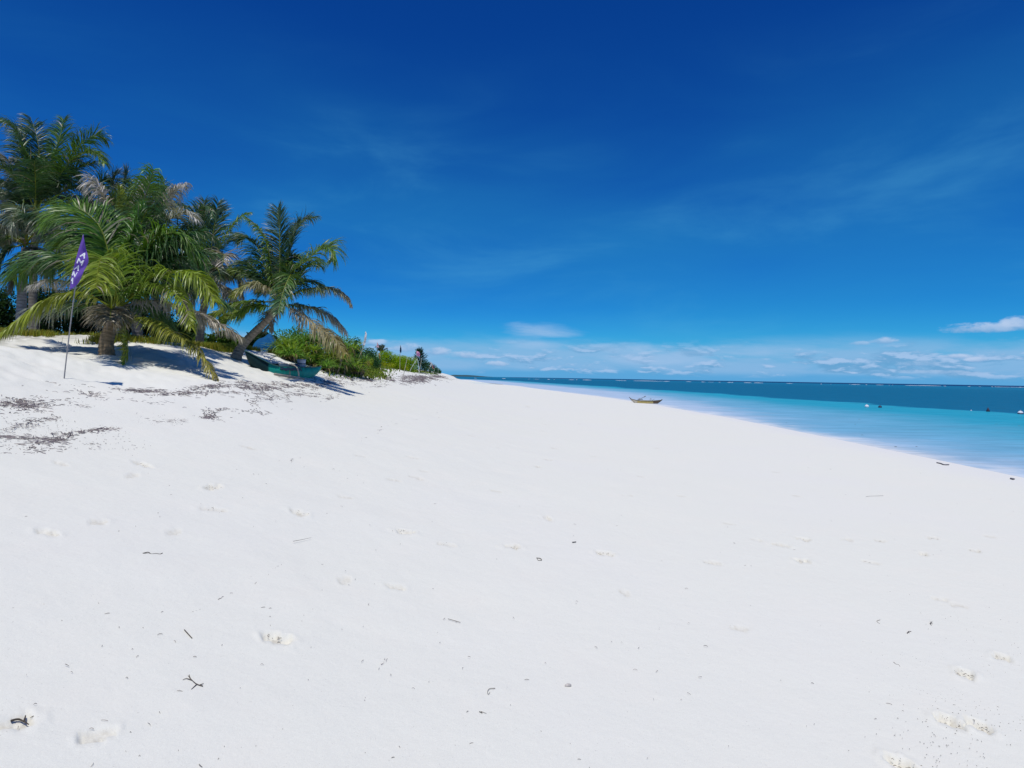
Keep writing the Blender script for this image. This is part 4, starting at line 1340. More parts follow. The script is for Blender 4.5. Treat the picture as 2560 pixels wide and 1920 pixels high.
def build_green_boat():
    A = at(652, 917, 20.3)
    B = at(772, 942, 22.8)
    A[2] = hgt(A[0], A[1])
    B[2] = hgt(B[0], B[1]) - .05
    A[2] -= .30
    ex = norm(B - A)
    ey = norm(np.cross([0, 0, 1.0], ex))
    ez = np.cross(ex, ey)
    # heels a little towards the sea
    th = R(-6)
    ey, ez = ey * math.cos(th) + ez * math.sin(th), ez * math.cos(th) - ey * math.sin(th)
    L = np.linalg.norm(B - A) * 1.24
    o = (A + B) / 2 - ez * 0.03
    t = empty('beached_boat', tuple(o), 'dark green wooden boat pulled up on the sand beside the leaning palm', 'boat')
    V, F, l, r = hull_mesh(L, 0.72, 0.41, 0.50, 0.10, 0.32, 0.52, 49)
    V = place(V, o, ex, ey, ez)
    n0 = len(V) // 2
    rg = np.random.default_rng(3)
    lz = (np.asarray(V) - o) @ ez
    lx = (np.asarray(V) - o) @ ex
    C = np.tile(np.array((0.010, 0.31, 0.24)), (len(V), 1)) * rg.uniform(.85, 1.15, (len(V), 1))
    bow = lx < -L * .36
    C[bow] = np.array((0.006, 0.028, 0.030))
    wob = .05 * np.sin(lx * 9) + .04 * np.sin(lx * 23)
    bare = (lx > -L * .20) & (lx < L * .06) & (lz < .24 - 1.1 * np.abs(lx + L * .07) + wob)
    C[bare] = np.array((0.36, 0.31, 0.25)) * rg.uniform(.8, 1.1, (bare.sum(), 1))
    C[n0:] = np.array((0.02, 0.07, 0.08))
    mesh_np('hull', V, F, M_PAINT, t, C, True)
    for nm, ln in (('gunwale', l), ('gunwale', r)):
        mb = MB()
        mb.tube(place(ln, o, ex, ey, ez), .018, 6, (0.05, 0.13, 0.13))
        mb.build(nm, M_PAINT, t, True)
    # one cross beam still lashed on, thwarts, a sheet over the middle
    for q in (-.05,):
        mb = MB()
        P = [(q * L, .62, .50), (q * L, .2, .50), (q * L, -.35, .49), (q * L + .02, -.60, .34), (q * L - .06, -.70, .05)]
        mb.tube(place(catmull(P, 14), o, ex, ey, ez), .024, 6, (0.50, 0.46, 0.38))
        mb.build('outrigger_beam', M_BAMBOO, t, True)
    for q in (-.30, .02, .30):
        mb = MB()
        mb.box(place([(q * L, 0, .445 if q > .2 else .33)], o, ex, ey, ez)[0], ex * .09, ey * .26, ez * .012, (0.06, 0.12, 0.12))
        mb.build('thwart', M_PAINT, t)
    # dark sheet lashed over the middle
    nu, nv = 13, 9
    G = []
    for i in range(nu):
        for j in range(nv):
            u = -.22 + .34 * i / (nu - 1)
            v = -1 + 2 * j / (nv - 1)
            w = .36 * (1 - abs(2 * u) ** 2.6) ** .75
            z = .47 + .07 * (1 - v * v) + .025 * math.sin(i * 1.9) * math.cos(j * 1.3) - (0.20 * max(0, abs(v) - .85) / .15)
            G.append((u * L, v * (w + .05), z))
    F = [(i * nv + j, (i + 1) * nv + j, (i + 1) * nv + j + 1, i * nv + j + 1) for i in range(nu - 1) for j in range(nv - 1)]
    s = mesh_np('deck_sheet', place(G, o, ex, ey, ez), F, M_TARP, t, np.tile((0.05, 0.085, 0.13), (len(G), 1)), True)
    md = s.modifiers.new('thickness', 'SOLIDIFY')
    md.thickness = .006
    # outrigger float lying on the sand in front
    mb = MB()
    P = place([(-.46 * L, -.70, .03), (-.25 * L, -.72, .035), (.02 * L, -.70, .02)], o, ex, ey, ez)
    for q in P:
        q[2] = hgt(q[0], q[1]) + .035
    mb.tube(catmull(P, 12), .04, 8, (0.33, 0.29, 0.24))
    mb.build('outrigger_float', M_BAMBOO, t, True)
    # bucket standing in the boat
    c = place([(.30 * L, .04, .46)], o, ex, ey, ez)[0]
    b = empty('bucket', tuple(c), 'grey and white lidded bucket standing in the green boat', 'bucket')
    up = np.array([0, 0, 1.0])
    mb = MB()
    mb.tube([c, c + up * .02, c + up * .24, c + up * .25], [.115, .13, .15, .15], 18, (0.55, 0.58, 0.66))
    mb.build('body', M_PLASTIC, b, True)
    mb = MB()
    mb.tube([c + up * .105, c + up * .145], [.142, .145], 18, (0.12, 0.14, 0.18))
    mb.build('band', M_PLASTIC, b, True)
    mb = MB()
    mb.tube([c + up * .25, c + up * .262, c + up * .285, c + up * .29], [.158, .160, .158, .13], 18, (0.36, 0.42, 0.52))
    mb.build('lid', M_PLASTIC, b, True)
    # planks lying on the sand beyond the bow
    for (p0, p1, D0, D1, lab) in (((838, 935), (881, 940), 27.6, 27.2, 'long grey weathered plank lying on the sand at the foot of the pandanus'),
                                  ((800, 932), (813, 934), 26.2, 26.0, 'short brown wood block lying on the sand at the tip of the green boat')):
        a, c2 = at(*p0, D0), at(*p1, D1)
        a[2], c2[2] = hgt(a[0], a[1]) + .03, hgt(c2[0], c2[1]) + .03
        mb = MB()
        d = (c2 - a) / 2
        e = norm(np.cross([0, 0, 1.0], d))
        mb.box((a + c2) / 2, d, e * .07, np.cross(norm(d), e) * .03, (0.30, 0.27, 0.25))
        o2 = mb.build('plank', M_WOOD, None)
        tag(o2, lab, 'plank', 'wood lying on the sand by the green boat')
        bv = o2.modifiers.new('bevel', 'BEVEL')
        bv.width = .006
    # thin stake leaning over the boat
    a, c2 = at(676, 897, 23.4), at(700, 888, 24.5)
    mb = MB()
    mb.tube([a - (0, 0, .25), a, c2 + (0, 0, .06)], [.014, .014, .008], 6, (0.16, 0.10, 0.06))
    o2 = mb.build('stick', M_WOOD, None, True)
    tag(o2, 'thin dark stick poking up behind the green boat towards the pandanus', 'stick')


def build_canoe():
    D = 61.0
    c = at(1615, 1006, D)
    c[2] = SEA_Z - 0.10
    ex = norm(np.array([1.0, -0.10, 0.0]))
    ey = norm(np.cross([0, 0, 1.0], ex))
    ez = np.array([0, 0, 1.0])
    t = empty('canoe', tuple(c), 'small tan-brown wooden canoe with pointed ends resting at the edge of the water', 'boat')
    L = 2.45
    V, F, l, r = hull_mesh(L, 0.62, 0.38, 0.16, 0.10, 0.34, 0.34, 29)
    V = place(V, c, ex, ey, ez)
    lx = (V - c) @ ex
    C = np.tile(np.array((0.46, 0.36, 0.14)), (len(V), 1))
    C[lx < -L * .34] = (0.46, 0.41, 0.32)
    C[lx > L * .26] = (0.12, 0.085, 0.055)
    mesh_np('hull', V, F, M_PAINT, t, C, True)
    for ln in (l, r):
        mb = MB()
        mb.tube(place(ln, c, ex, ey, ez), .015, 6, (0.22, 0.17, 0.09))
        mb.build('gunwale', M_WOOD, t, True)
    for q in (-.28, 0, .26):
        mb = MB()
        mb.box(c + ex * q * L + ez * .32, ex * .07, ey * .24, ez * .012, (0.22, 0.18, 0.12))
        mb.build('thwart', M_WOOD, t)
    for (q, rise, rake, s) in ((-.5, .28, -.30, 1), (.5, .18, .22, 1)):
        mb = MB()
        e = c + ex * (q * L + (-.22 if q < 0 else .22)) + ez * (.50 if q < 0 else .44)
        mb.tube([e, e + ex * rake * .5 + ez * rise * .45, e + ex * rake * .8 + ez * rise * .75], [.045, .035, .02], 6, (0.11, 0.09, 0.09))
        mb.build('prow_post', M_WOOD, t, True)
    # low board rail at the left, small fittings at the right
    mb = MB()
    mb.box(c - ex * .58 * 1 + ez * .50, ex * .26, ey * .015, ez * .03, (0.12, 0.10, 0.10))
    mb.build('wash_board', M_WOOD, t)
    # far outrigger on the sea side
    for q in (-.25, .2):
        mb = MB()
        P = [c + ex * q * L - ey * .3 + ez * .52, c + ex * q * L + ey * .5 + ez * .58, c + ex * q * L + ey * 1.1 + ez * .20]
        mb.tube(catmull(P, 8), .02, 6, (0.30, 0.27, 0.22))
        mb.build('outrigger_beam', M_BAMBOO, t, True)
    mb = MB()
    mb.tube([c - ex * 1.0 + ey * 1.1 + ez * .16, c + ey * 1.1 + ez * .15, c + ex * .9 + ey * 1.1 + ez * .17], .035, 7, (0.42, 0.42, 0.40))
    mb.build('outrigger_float', M_BAMBOO, t, True)
    # the paddle
    a, b = at(1599, 998, D), at(1611, 992, D)
    mb = MB()
    mb.tube([a - (0.1, 0, .12), a, b], [.02, .02, .024], 6, (0.14, 0.12, 0.13))
    d = norm(b - a)
    s = norm(np.cross(d, [0, 1.0, 0]))
    o = mb.build('shaft', M_WOOD, None, True)
    o.name = 'paddle'
    tag(o, 'dark paddle propped up inside the brown canoe', 'paddle')
    mb = MB()
    mb.box(b + d * .05, d * .10, s * .035, np.cross(d, s) * .008, (0.16, 0.14, 0.14))
    mb.build('blade', M_WOOD, o)
    a, b = at(1630, 1001, D), at(1637, 997, D)
    mb = MB()
    mb.tube([a - (.05, 0, .1), a, b], [.018, .018, .012], 6, (0.16, 0.13, 0.12))
    o = mb.build('stick', M_WOOD, None, True)
    tag(o, 'short dark stick standing in the right end of the brown canoe', 'stick')


build_green_boat()
build_canoe()


def build_buoys():
    spec = [(2167, 1018, .19, (0.74, 0.74, 0.76), None, 'white round buoy, leftmost of the floats on the lagoon'),
            (2200, 1019, .16, (0.035, 0.04, 0.085), None, 'dark round buoy floating beside the white one'),
            (2428, 1027, .06, (0.72, 0.72, 0.74), None, 'tiny white float far out left of the dark cone buoy'),
            (2470, 1029, .15, (0.035, 0.033, 0.055), 'cone', 'dark cone-shaped buoy between the tiny float and the two-tone buoy'),
            (2551, 1035, .20, (0.70, 0.71, 0.76), 'two', 'white buoy with a dark base at the right edge')]
    for (px, py, r, col, kind, lab) in spec:
        v = ray(px, py)
        D = (SEA_Z - EYE) / v.z * v.y
        p = at(px, py, D)
        t = empty('buoy', (p[0], p[1], SEA_Z), lab, 'buoy', 'mooring buoys floating on the lagoon')
        c = np.array([p[0], p[1], SEA_Z + r * .35])
        a = np.linspace(-math.pi / 2, math.pi / 2, 13)
        P = [c + (0, 0, r * math.sin(q)) for q in a]
        rad = [max(.004, r * math.cos(q)) for q in a]
        if kind == 'cone':
            P = [c + (0, 0, z * r) for z in (-.9, -.5, -.1, .3, .8, 1.5, 2.0)]
            rad = [r * q for q in (.5, .85, .95, .9, .7, .4, .2)]
        mb = MB()
        mb.tube(P, rad, 18, col)
        mb.build('float', M_PLASTIC, t, True)
        if kind == 'two':
            mb = MB()
            mb.tube([c - (0, 0, r * .75), c - (0, 0, r * .3), c + (0, 0, r * .08)], [r * .70, r * .985, r * 1.02], 18, (0.03, 0.04, 0.09))
            mb.build('base_band', M_PLASTIC, t, True)
        mb = MB()
        q = c + (0, 0, r * (2.0 if kind == 'cone' else 1.0))
        an = np.linspace(0, math.pi * 2, 13)
        mb.tube([q + (r * .16 * math.cos(w), 0, r * .16 * math.sin(w) + r * .1) for w in an], r * .05, 5, np.array(col) * .8)
        mb.build('ring', M_PLASTIC, t, True)


build_buoys()

# ------------------------------------------------------------------ tarp
def build_tarp():
    t0 = at(668, 880, 27.0)
    W, Hh, Dp = 1.2, 0.85, 0.9
    g0 = hgt(t0[0], t0[1])
    nu, nv = 25, 21
    V = []
    rg = np.random.default_rng(4)
    for i in range(nu):
        for j in range(nv):
            u = -1 + 2 * i / (nu - 1)
            v = -1 + 2 * j / (nv - 1)
            r = max(abs(u) ** 1.2, abs(v) ** 1.3)
            z = Hh * (1 - r ** 1.15) ** .8 if r < 1 else 0
            z *= 1 + .10 * math.sin(5 * u + 3 * v) * (1 - r)
            fold = .05 * math.sin(9 * math.atan2(v, u) + 2) * r
            V.append((t0[0] + u * W * .55 * (1 + fold), t0[1] + v * Dp * .5 * (1 + fold), g0 + z - .02))
    F = [(i * nv + j, (i + 1) * nv + j, (i + 1) * nv + j + 1, i * nv + j + 1) for i in range(nu - 1) for j in range(nv - 1)]
    o = mesh_np('tarp', V, F, M_TARP, None, np.tile((0.004, 0.085, 0.24), (len(V), 1)), True)
    md = o.modifiers.new('thickness', 'SOLIDIFY')
    md.thickness = .008
    tag(o, 'bright blue tarp draped over a heap behind the leaning trunk', 'tarp')


build_tarp()

# ------------------------------------------------------------------ flags and poles
def pole(parent, P, r, col=(0.42, 0.38, 0.28), name='pole', knots=0):
    mb = MB()
    Q = catmull(P, 20)
    rad = np.full(20, r) * np.linspace(1.1, .75, 20)
    if knots:
        rad[::4] *= 1.22
    mb.tube(Q, rad, 8, col)
    return mb.build(name, M_BAMBOO, parent, True)


def cloth(parent, left, right, D, col, wave=.03, nu=9, nv=22, cols=None, seed=0, depth=None):
    """cloth between two edge lines of pixels (top to bottom), hanging at distance D"""
    Lp, Rp = catmull([(*p, 0) for p in left], nv), catmull([(*p, 0) for p in right], nv)
    V, C = [], []
    for i in range(nv):
        for j in range(nu):
            q = j / (nu - 1)
            p = Lp[i] * (1 - q) + Rp[i] * q
            dd = wave * math.sin(i * .75 + seed + q * 2.6) * (0.3 + q) + wave * .6 * math.sin(q * 6 + i * .3)
            V.append(at(p[0], p[1], D + dd))
            C.append(col if cols is None else cols(i / (nv - 1), q))
    F = [(i * nu + j, i * nu + j + 1, (i + 1) * nu + j + 1, (i + 1) * nu + j) for i in range(nv - 1) for j in range(nu - 1)]
    o = mesh_np('cloth', np.array(V), F, M_CLOTH, parent, np.array(C), True)
    md = o.modifiers.new('thickness', 'SOLIDIFY')
    md.thickness = .003
    return o, Lp, Rp


def build_flags():
    FG = 'flags on poles along the beach'
    # the purple banner with its painted name
    b = ground(160, 950, 6, 30)
    D = b[1]
    t = empty('flag', tuple(b), 'purple feather flag with white letters before the short front palm', 'flag', FG)
    pole(t, [b - (0, 0, .3), b, at(181, 772, D), at(196, 660, D), at(207.5, 588, D)], .0095, (0.27, 0.26, 0.26))
    s = lambda x, y: (150 + x / 8.3, 560 + y / 8.295)
    left = [s(480, 215), s(420, 430), s(360, 620), s(300, 850), s(235, 1080), s(200, 1370)]
    right = [s(484, 215), s(522, 440), s(592, 760), s(500, 970), s(375, 1235), s(204, 1372)]
    cl, _, _ = cloth(t, left, right, D - .045, (0.25, 0.14, 0.58), .018, 11, 30)
    strokes = [[(412, 672), (512, 602), (500, 718)], [(462, 640), (500, 672)],
               [(350, 812), (392, 712), (428, 805), (490, 752), (440, 858)],
               [(288, 938), (385, 850), (374, 972)], [(330, 905), (380, 915)],
               [(254, 1068), (284, 978), (304, 1095), (362, 1002)],
               [(230, 1180), (264, 1115), (257, 1240)], [(240, 1166), (262, 1186)]]
    group = [[0, 1], [2], [3, 4], [5], [6, 7]]
    me = cl.data
    cv = np.empty(len(me.vertices) * 3)
    me.vertices.foreach_get('co', cv)
    cv = cv.reshape(-1, 3) + b
    for gi in group:
        mb = MB()
        for k in gi:
            P = []
            for (x, y) in strokes[k]:
                P.append(s(x, y))
            Q = []
            for a, c in zip(P[:-1], P[1:]):
                for w in np.linspace(0, 1, 7)[:-1]:
                    Q.append((a[0] * (1 - w) + c[0] * w, a[1] * (1 - w) + c[1] * w))
            Q.append(P[-1])
            P3 = []
            for q in Q:
                w = at(q[0], q[1], D - .045)
                near = np.argsort(((cv[:, 0] - w[0]) ** 2 + (cv[:, 2] - w[2]) ** 2))[:4]
                yy = cv[near, 1].mean() - .007
                P3.append(at(q[0], q[1], yy))
            P3 = np.array(P3)
            tn = norm(np.gradient(P3, axis=0))
            sd_ = norm(np.cross(tn, [0, 1.0, 0])) * .0098
            th = np.array([0, .004, 0])
            V = np.concatenate([P3 + sd_, P3 - sd_, P3 + sd_ + th, P3 - sd_ + th])
            n = len(P3)
            F = [(i, i + 1, n + i + 1, n + i) for i in range(n - 1)] + [(2 * n + i, 3 * n + i, 3 * n + i + 1, 2 * n + i + 1) for i in range(n - 1)]
            F += [(i, 2 * n + i, 2 * n + i + 1, i + 1) for i in range(n - 1)] + [(n + i, n + i + 1, 3 * n + i + 1, 3 * n + i) for i in range(n - 1)]
            mb.add(V, F, (0.8, 0.8, 0.84))
        mb.build('letter', M_INK, cl)

    def flag(base, pts, D, label, r=.014, cl=None, col=(.8, .8, .8), pcol=(0.42, 0.40, 0.28), cols=None, wave=.03, cat='flag', grp=FG, name='flag'):
        p = at(*base, D)
        g = hgt(p[0], p[1])
        if base[2:] and False:
            pass
        p[2] = min(p[2], g) if p[2] > g - .4 else p[2]
        t = empty(name, tuple(p), label, cat, grp)
        pole(t, [p - (0, 0, .3), p] + [at(*q, D) for q in pts], r, pcol, knots=1)
        if cl:
            cloth(t, cl[0], cl[1], D - .04, col, wave, 5, 12, cols)
        return t
    flag((884, 936), [(896, 898), (905, 877), (909.5, 862), (914, 829)], 31.0, 'white feather flag on a bowed bamboo pole above the pandanus thicket', .022,
         ([(913.5, 829), (910.8, 845), (910, 851), (906.5, 863)], [(914.5, 829), (917.2, 836), (914.5, 855), (911.5, 864.5)]), (.92, .92, .94))
    flag((942, 890), [(942.5, 872), (943, 855)], 50.0, 'small pale pink flag high on a thin pole left of the tiny palm', .016,
         ([(943, 856), (942, 863), (940.5, 868)], [(943.4, 856), (946.5, 862), (947.5, 869)]), (.85, .62, .66))
    flag((950.5, 930), [(949.8, 905), (948, 882)], 41.0, 'yellow and orange flag in front of the dark shrub', .013,
         ([(947, 882), (946, 888), (948, 893), (948.5, 898)], [(947.6, 882), (951, 888), (952.2, 892), (950.3, 898.5)]), (.70, .48, .12), cols=lambda v, q: (.55, .13, .06) if q < .3 else (.78, .60, .22))
    flag((999.4, 930), [(1000, 900), (1000.9, 862.5)], 50.0, 'navy blue ragged flag on a straight pole in front of the bright mounded bushes', .02,
         ([(1000.6, 863), (1000.2, 870), (999.3, 876), (1000, 881.5)], [(1001, 863), (1003.2, 870), (1003.8, 876), (1003.4, 881.5)]), (.02, .06, .14), wave=.06)
    flag((1008.5, 940.5), [(1013.5, 916), (1018.4, 893)], 43.0, 'bare bamboo pole leaning right, nearest of the poles past the bushes', .022, None, cat='pole', name='bamboo_pole')
    t = flag((1022.5, 935), [(1030, 917), (1037, 906), (1041.3, 899)], 56.0, 'steeply leaning bamboo pole with a pale rag knotted near its top', .03, None, pcol=(.46, .50, .38), cat='pole', name='bamboo_pole')
    cloth(t, [(1037, 903), (1035.4, 906), (1036, 909)], [(1038.5, 902.5), (1039.6, 906), (1040.2, 907)], 55.95, (.62, .68, .60), .03, 4, 6)
    flag((1049.6, 921), [(1046, 908), (1042.5, 895), (1040.6, 877)], 58.0, 'square pink flag on a pole leaning left in front of the dark feathery tree', .026,
         ([(1041.0, 878.5), (1040.9, 885), (1041.2, 889.5)], [(1044.5, 878), (1050, 884), (1049.2, 891)]), (.90, .50, .70), pcol=(.46, .50, .40), wave=.08)
    flag((1045.2, 938), [(1049.5, 920), (1052.5, 906), (1053.6, 895)], 56.0, 'bare bamboo pole crossing in front of the pole of the pink flag', .026, None, pcol=(.40, .42, .33), cat='pole', name='bamboo_pole')
    flag((1035.8, 927), [(1037.0, 918), (1038.4, 908)], 62.0, 'thin short pole between the leaning pole and the crossed poles', .018, None, pcol=(.40, .46, .30), cat='pole', name='bamboo_pole')
    flag((1068.8, 933), [(1072, 924), (1076, 915), (1077.5, 906)], 84.0, 'small white ragged flag on a leaning pole at the far end of the row', .022,
         ([(1074.5, 906), (1077, 910), (1074, 914.5)], [(1076, 905), (1081.5, 910), (1077, 917)]), (.8, .8, .82), wave=.08)
    flag((1083, 933), [(1086, 924), (1087, 914)], 92.0, 'purple and orange flag near the end of the row', .024,
         ([(1080, 912.5), (1079.5, 916), (1082, 922)], [(1084.5, 913), (1086.8, 917.5), (1084.5, 922.5)]), (.25, .10, .30), cols=lambda v, q: (.13, .06, .22) if q + (1 - v) * .6 > .75 else (.75, .40, .28), wave=.08)
    flag((1065, 932), [(1066, 926), (1067, 919)], 88.0, 'thin pole just left of the small white flag', .02, None, pcol=(.40, .48, .32), cat='pole', name='bamboo_pole')
    flag((1095, 933), [(1095.5, 926), (1096, 920)], 100.0, 'last thin pole at the end of the row of flags', .022, None, pcol=(.40, .46, .36), cat='pole', name='bamboo_pole')


build_flags()

# ------------------------------------------------------------------ wrack line, litter, twigs
def curl(p, ang, L, lift, rl, k=5, bend=None):
    bend = rl.gauss(0, .8) if bend is None else bend
    P = []
    x, y = p[0], p[1]
    for i in range(k):
        P.append((x, y))
        ang += bend / k
        x += math.cos(ang) * L / k
        y += math.sin(ang) * L / k
    P = np.array(P)
    z = base_height(P[:, 0], P[:, 1])
    hump = np.array([math.sin(math.pi * i / (k - 1)) for i in range(k)]) * lift
    return np.column_stack([P, z + hump])


class Strands:
    """many thin flat-bottomed strands, vectorised into one mesh"""
    def __init__(s):
        s.P, s.w, s.c = [], [], []

    def add(s, P, w, c):
        s.P.append(P)
        s.w.append(w)
        s.c.append(c)

    def build(s, name, mat, label):
        P = np.array(s.P)
        w = np.array(s.w)[:, None, None]
        m, k, _ = P.shape
        T = norm(np.gradient(P, axis=1))
        S = norm(np.cross(T, [0, 0, 1.0]))
        pr = np.sin(np.pi * (np.arange(k) + .6) / (k + .2))[None, :, None]
        up = np.array([0, 0, 1.0])
        V = np.stack([P + S * w * pr, P + up * w * 0.9 * pr + up * .002, P - S * w * pr], 2).reshape(-1, 3)
        b = (np.arange(m) * 3 * k)[:, None]
        F = np.concatenate([b + np.array([[3 * i + j, 3 * i + j + 1, 3 * i + j + 4, 3 * i + j + 3]]) for i in range(k - 1) for j in range(2)], 0)
        C = np.repeat(np.array(s.c), 3 * k, 0)
        o = mesh_np(name, V, F, mat, None, C)
        return tag(o, label, None, None, 'stuff')


def px_curve(pts, n, dmin=1.5, dmax=220):
    C = catmull([(*p, 0) for p in pts], n)[:, :2]
    out = []
    for (x, y) in C:
        q = ground(x, y, dmin, dmax)
        if q is not None:
            out.append(q)
    return np.array(out)


def build_wrack():
    rl = random.Random(9)
    WC = [(0.12, 0.105, 0.12), (0.16, 0.14, 0.145), (0.085, 0.075, 0.08), (0.21, 0.18, 0.165)]
    st = Strands()

    def line(pts, dens, spread, size, n=80, thick=.006, lift=.02):
        thin = spread <= .06
        fine = size < .1
        size *= .6 if (fine or not thin) else 1.0
        thick *= .62 if fine else (.85 if thin else .72)
        dens *= .20 if fine else (.75 if thin else .9)
        lift *= .3
        if spread > .15:
            spread = .08 + spread * .42
        Q = px_curve(pts, n)
        if len(Q) < 2:
            return
        for i in range(len(Q) - 1):
            a, b = Q[i], Q[i + 1]
            seg = np.linalg.norm((b - a)[:2])
            ang = math.atan2(b[1] - a[1], b[0] - a[0])
            if seg > 6:
                continue
            mask = max(0.0, vnoise(np.array([a[0] * .9]), np.array([a[1] * .9]), 31)[0] + .42) * 1.7
            m = dens * seg * ((0.85 + .5 * mask) / 1.3 if thin else (0.45 + .8 * mask) / 3.0)
            m = int(m) + (rl.random() < m % 1)
            for c in range(m):
                t = rl.random()
                p0 = a * (1 - t) + b * t
                w = rl.gauss(0, spread)
                p0 = p0 + np.array([-math.sin(ang) * w, math.cos(ang) * w, 0])
                big = rl.choice([1, 1, 2, 2, 3, 4, 6, 10, 20, 40]) if spread > .06 else rl.choice([2, 4, 7, 12])
                al = size * (.40 + .34 * big ** .5)
                ac = min(spread, size * (.03 + .022 * big ** .5))
                tl = ang + rl.gauss(0, .22)
                for k in range(big):
                    u, v = rl.gauss(0, al), rl.gauss(0, ac)
                    p = p0 + np.array([math.cos(tl) * u - math.sin(tl) * v, math.sin(tl) * u + math.cos(tl) * v, 0])
                    L = rl.uniform(.25, .8) * size
                    st.add(curl(p, tl + rl.gauss(0, .4) + (math.pi if rl.random() < .5 else 0), L, rl.random() ** 2 * lift * (.2 + .035 * big), rl), thick * rl.uniform(.35, .9), np.array(rl.choice(WC)) * rl.uniform(.8, 1.7))
    U = 26
    line([(-30, 1016), (0, 1013), (45, 1010), (75, 1003), (100, 990), (125, 988)], 70, .13, .30, 40, .009, .05)
    line([(70, 1000), (62, 1015), (85, 1022), (60, 1024), (20, 1020), (0, 1022)], 42, .08, .28, 30, .009, .05)
    line([(60, 1002), (72, 1010), (68, 1020)], 50, .08, .25, 14, .011, .06)
    line([(70, 1014), (110, 1016), (140, 1012), (152, 1010)], 40, .09, .25, 24, .007, .03)
    line([(143, 990), (170, 996), (200, 1000), (225, 996), (250, 992), (300, 1000)], 55, .10, .30, 40, .008, .04)
    line([(195, 988), (225, 985), (235, 996), (215, 993)], 60, .08, .25, 20, .009, .05)
    line([(215, 980), (255, 971), (300, 974), (350, 978), (400, 974)], 85, .11, .32, 50, .011, .04)
    line([(235, 996), (290, 996), (340, 1000), (372, 998), (400, 992)], 48, .12, .30, 40, .007, .03)
    line([(400, 985), (440, 980), (480, 984), (520, 972), (560, 968), (600, 966), (640, 962)], 70, .14, .36, 60, .012, .04)
    line([(430, 970), (500, 966), (560, 973), (610, 962)], 30, .22, .36, 50, .008, .03)
    line([(610, 986), (640, 978), (690, 970), (740, 966), (790, 958), (830, 952), (850, 946)], 22, .16, .5, 60, .015, .04)
    line([(640, 999), (700, 993), (730, 996), (760, 988), (800, 990), (840, 978)], 8, .22, .40, 50, .009, .03)
    line([(640, 962), (700, 960), (760, 962), (800, 953), (850, 946), (900, 944)], 12, .42, .5, 60, .013, .05)
    line([(880, 952), (930, 949), (970, 946), (1005, 952), (1041, 950), (1062, 944), (1106, 941.5)], 26, .45, .9, 60, .030, .06)
    line([(860, 962), (920, 962), (980, 960), (1020, 955)], 9, .6, .6, 40, .014, .04)
    line([(960, 942), (1000, 944), (1050, 943), (1110, 940)], 12, .8, .8, 40, .022, .06)
    # the lower, thinner lines
    line([(-10, 1077), (40, 1070), (60, 1060), (90, 1051), (130, 1047), (155, 1044), (180, 1036), (200, 1023), (230, 1012)], 24, .035, .14, 70, .006, .012)
    line([(120, 1048), (150, 1042), (165, 1040), (190, 1032)], 20, .07, .14, 24, .006, .015)
    line([(-10, 1091), (20, 1092), (45, 1096), (60, 1093)], 36, .02, .14, 24, .008, .012)
    line([(60, 1093), (100, 1097), (132, 1102)], 30, .03, .13, 26, .006, .01)
    line([(80, 1118), (95, 1108), (130, 1102), (165, 1090), (190, 1082), (240, 1078), (300, 1068)], 22, .025, .14, 60, .008, .01)
    line([(290, 1070), (340, 1062), (375, 1060), (430, 1055), (480, 1051), (515, 1045)], 120, .025, .15, 70, .011, .01)
    line([(515, 1045), (525, 1034), (530, 1027), (580, 1026), (640, 1031)], 20, .03, .15, 50, .010, .01)
    line([(640, 1031), (632, 1014), (640, 1000), (690, 992)], 12, .06, .18, 40, .011, .012)
    line([(45, 1133), (90, 1131), (125, 1122)], 22, .03, .12, 30, .005, .008)
    line([(666, 1178), (696, 1162), (761, 1139), (818, 1120), (875, 1109), (932, 1086), (970, 1063), (1046, 1048), (1095, 1029)], 7, .035, .09, 90, .005, .006)
    line([(294, 1359), (285, 1381), (267, 1408), (244, 1431), (194, 1454), (167, 1481), (140, 1492), (68, 1508), (60, 1540)], 16, .03, .055, 70, .0028, .006)
    line([(1040, 1500), (1026, 1528), (985, 1589), (960, 1625), (941, 1646), (934, 1690), (932, 1719), (918, 1745), (910, 1770)], 13, .03, .06, 60, .0028, .006)
    line([(770, 1360), (740, 1390), (690, 1415), (640, 1450), (560, 1490), (455, 1525)], 7, .03, .04, 60, .0022, .004)
    line([(1225, 952), (1270, 957), (1330, 967)], 14, .3, .9, 40, .03, .03)
    line([(1640, 1565), (1640, 1680), (1690, 1715), (1740, 1790), (1760, 1830)], 6, .03, .025, 40, .002, .003)
    st.build('seaweed', M_WEED, 'dark dried seaweed washed up in wavy wrack lines across the upper beach')
    # loose bits everywhere
    st = Strands()
    for k in range(330):
        px = rl.uniform(-20, 2580)
        py = 985 + 935 * rl.random() ** 1.25
        q = ground(px, py)
        if q is None or q[0] > shore_x(q[1]) - .5:
            continue
        L = rl.choice([.006, .009, .014, .02, .032]) * (1 + q[1] * .05)
        st.add(curl(q, rl.uniform(0, 6.28), L, .004, rl, 5, rl.gauss(0, 1.2)), rl.uniform(.0005, .0011) * (1 + q[1] * .10), np.array((0.17, 0.155, 0.14)) * rl.uniform(.7, 2.0))
    for k in range(420):                                                        # crumbs kicked up round the footprints at lower right
        px, py = rl.gauss(2400, 95), rl.gauss(1745, 95)
        q = ground(px, min(1930, py))
        if q is not None:
            st.add(curl(q, rl.uniform(0, 6.28), rl.uniform(.004, .012), .003, rl), rl.uniform(.0006, .0014), np.array((0.14, 0.13, 0.11)) * rl.uniform(.7, 1.6))
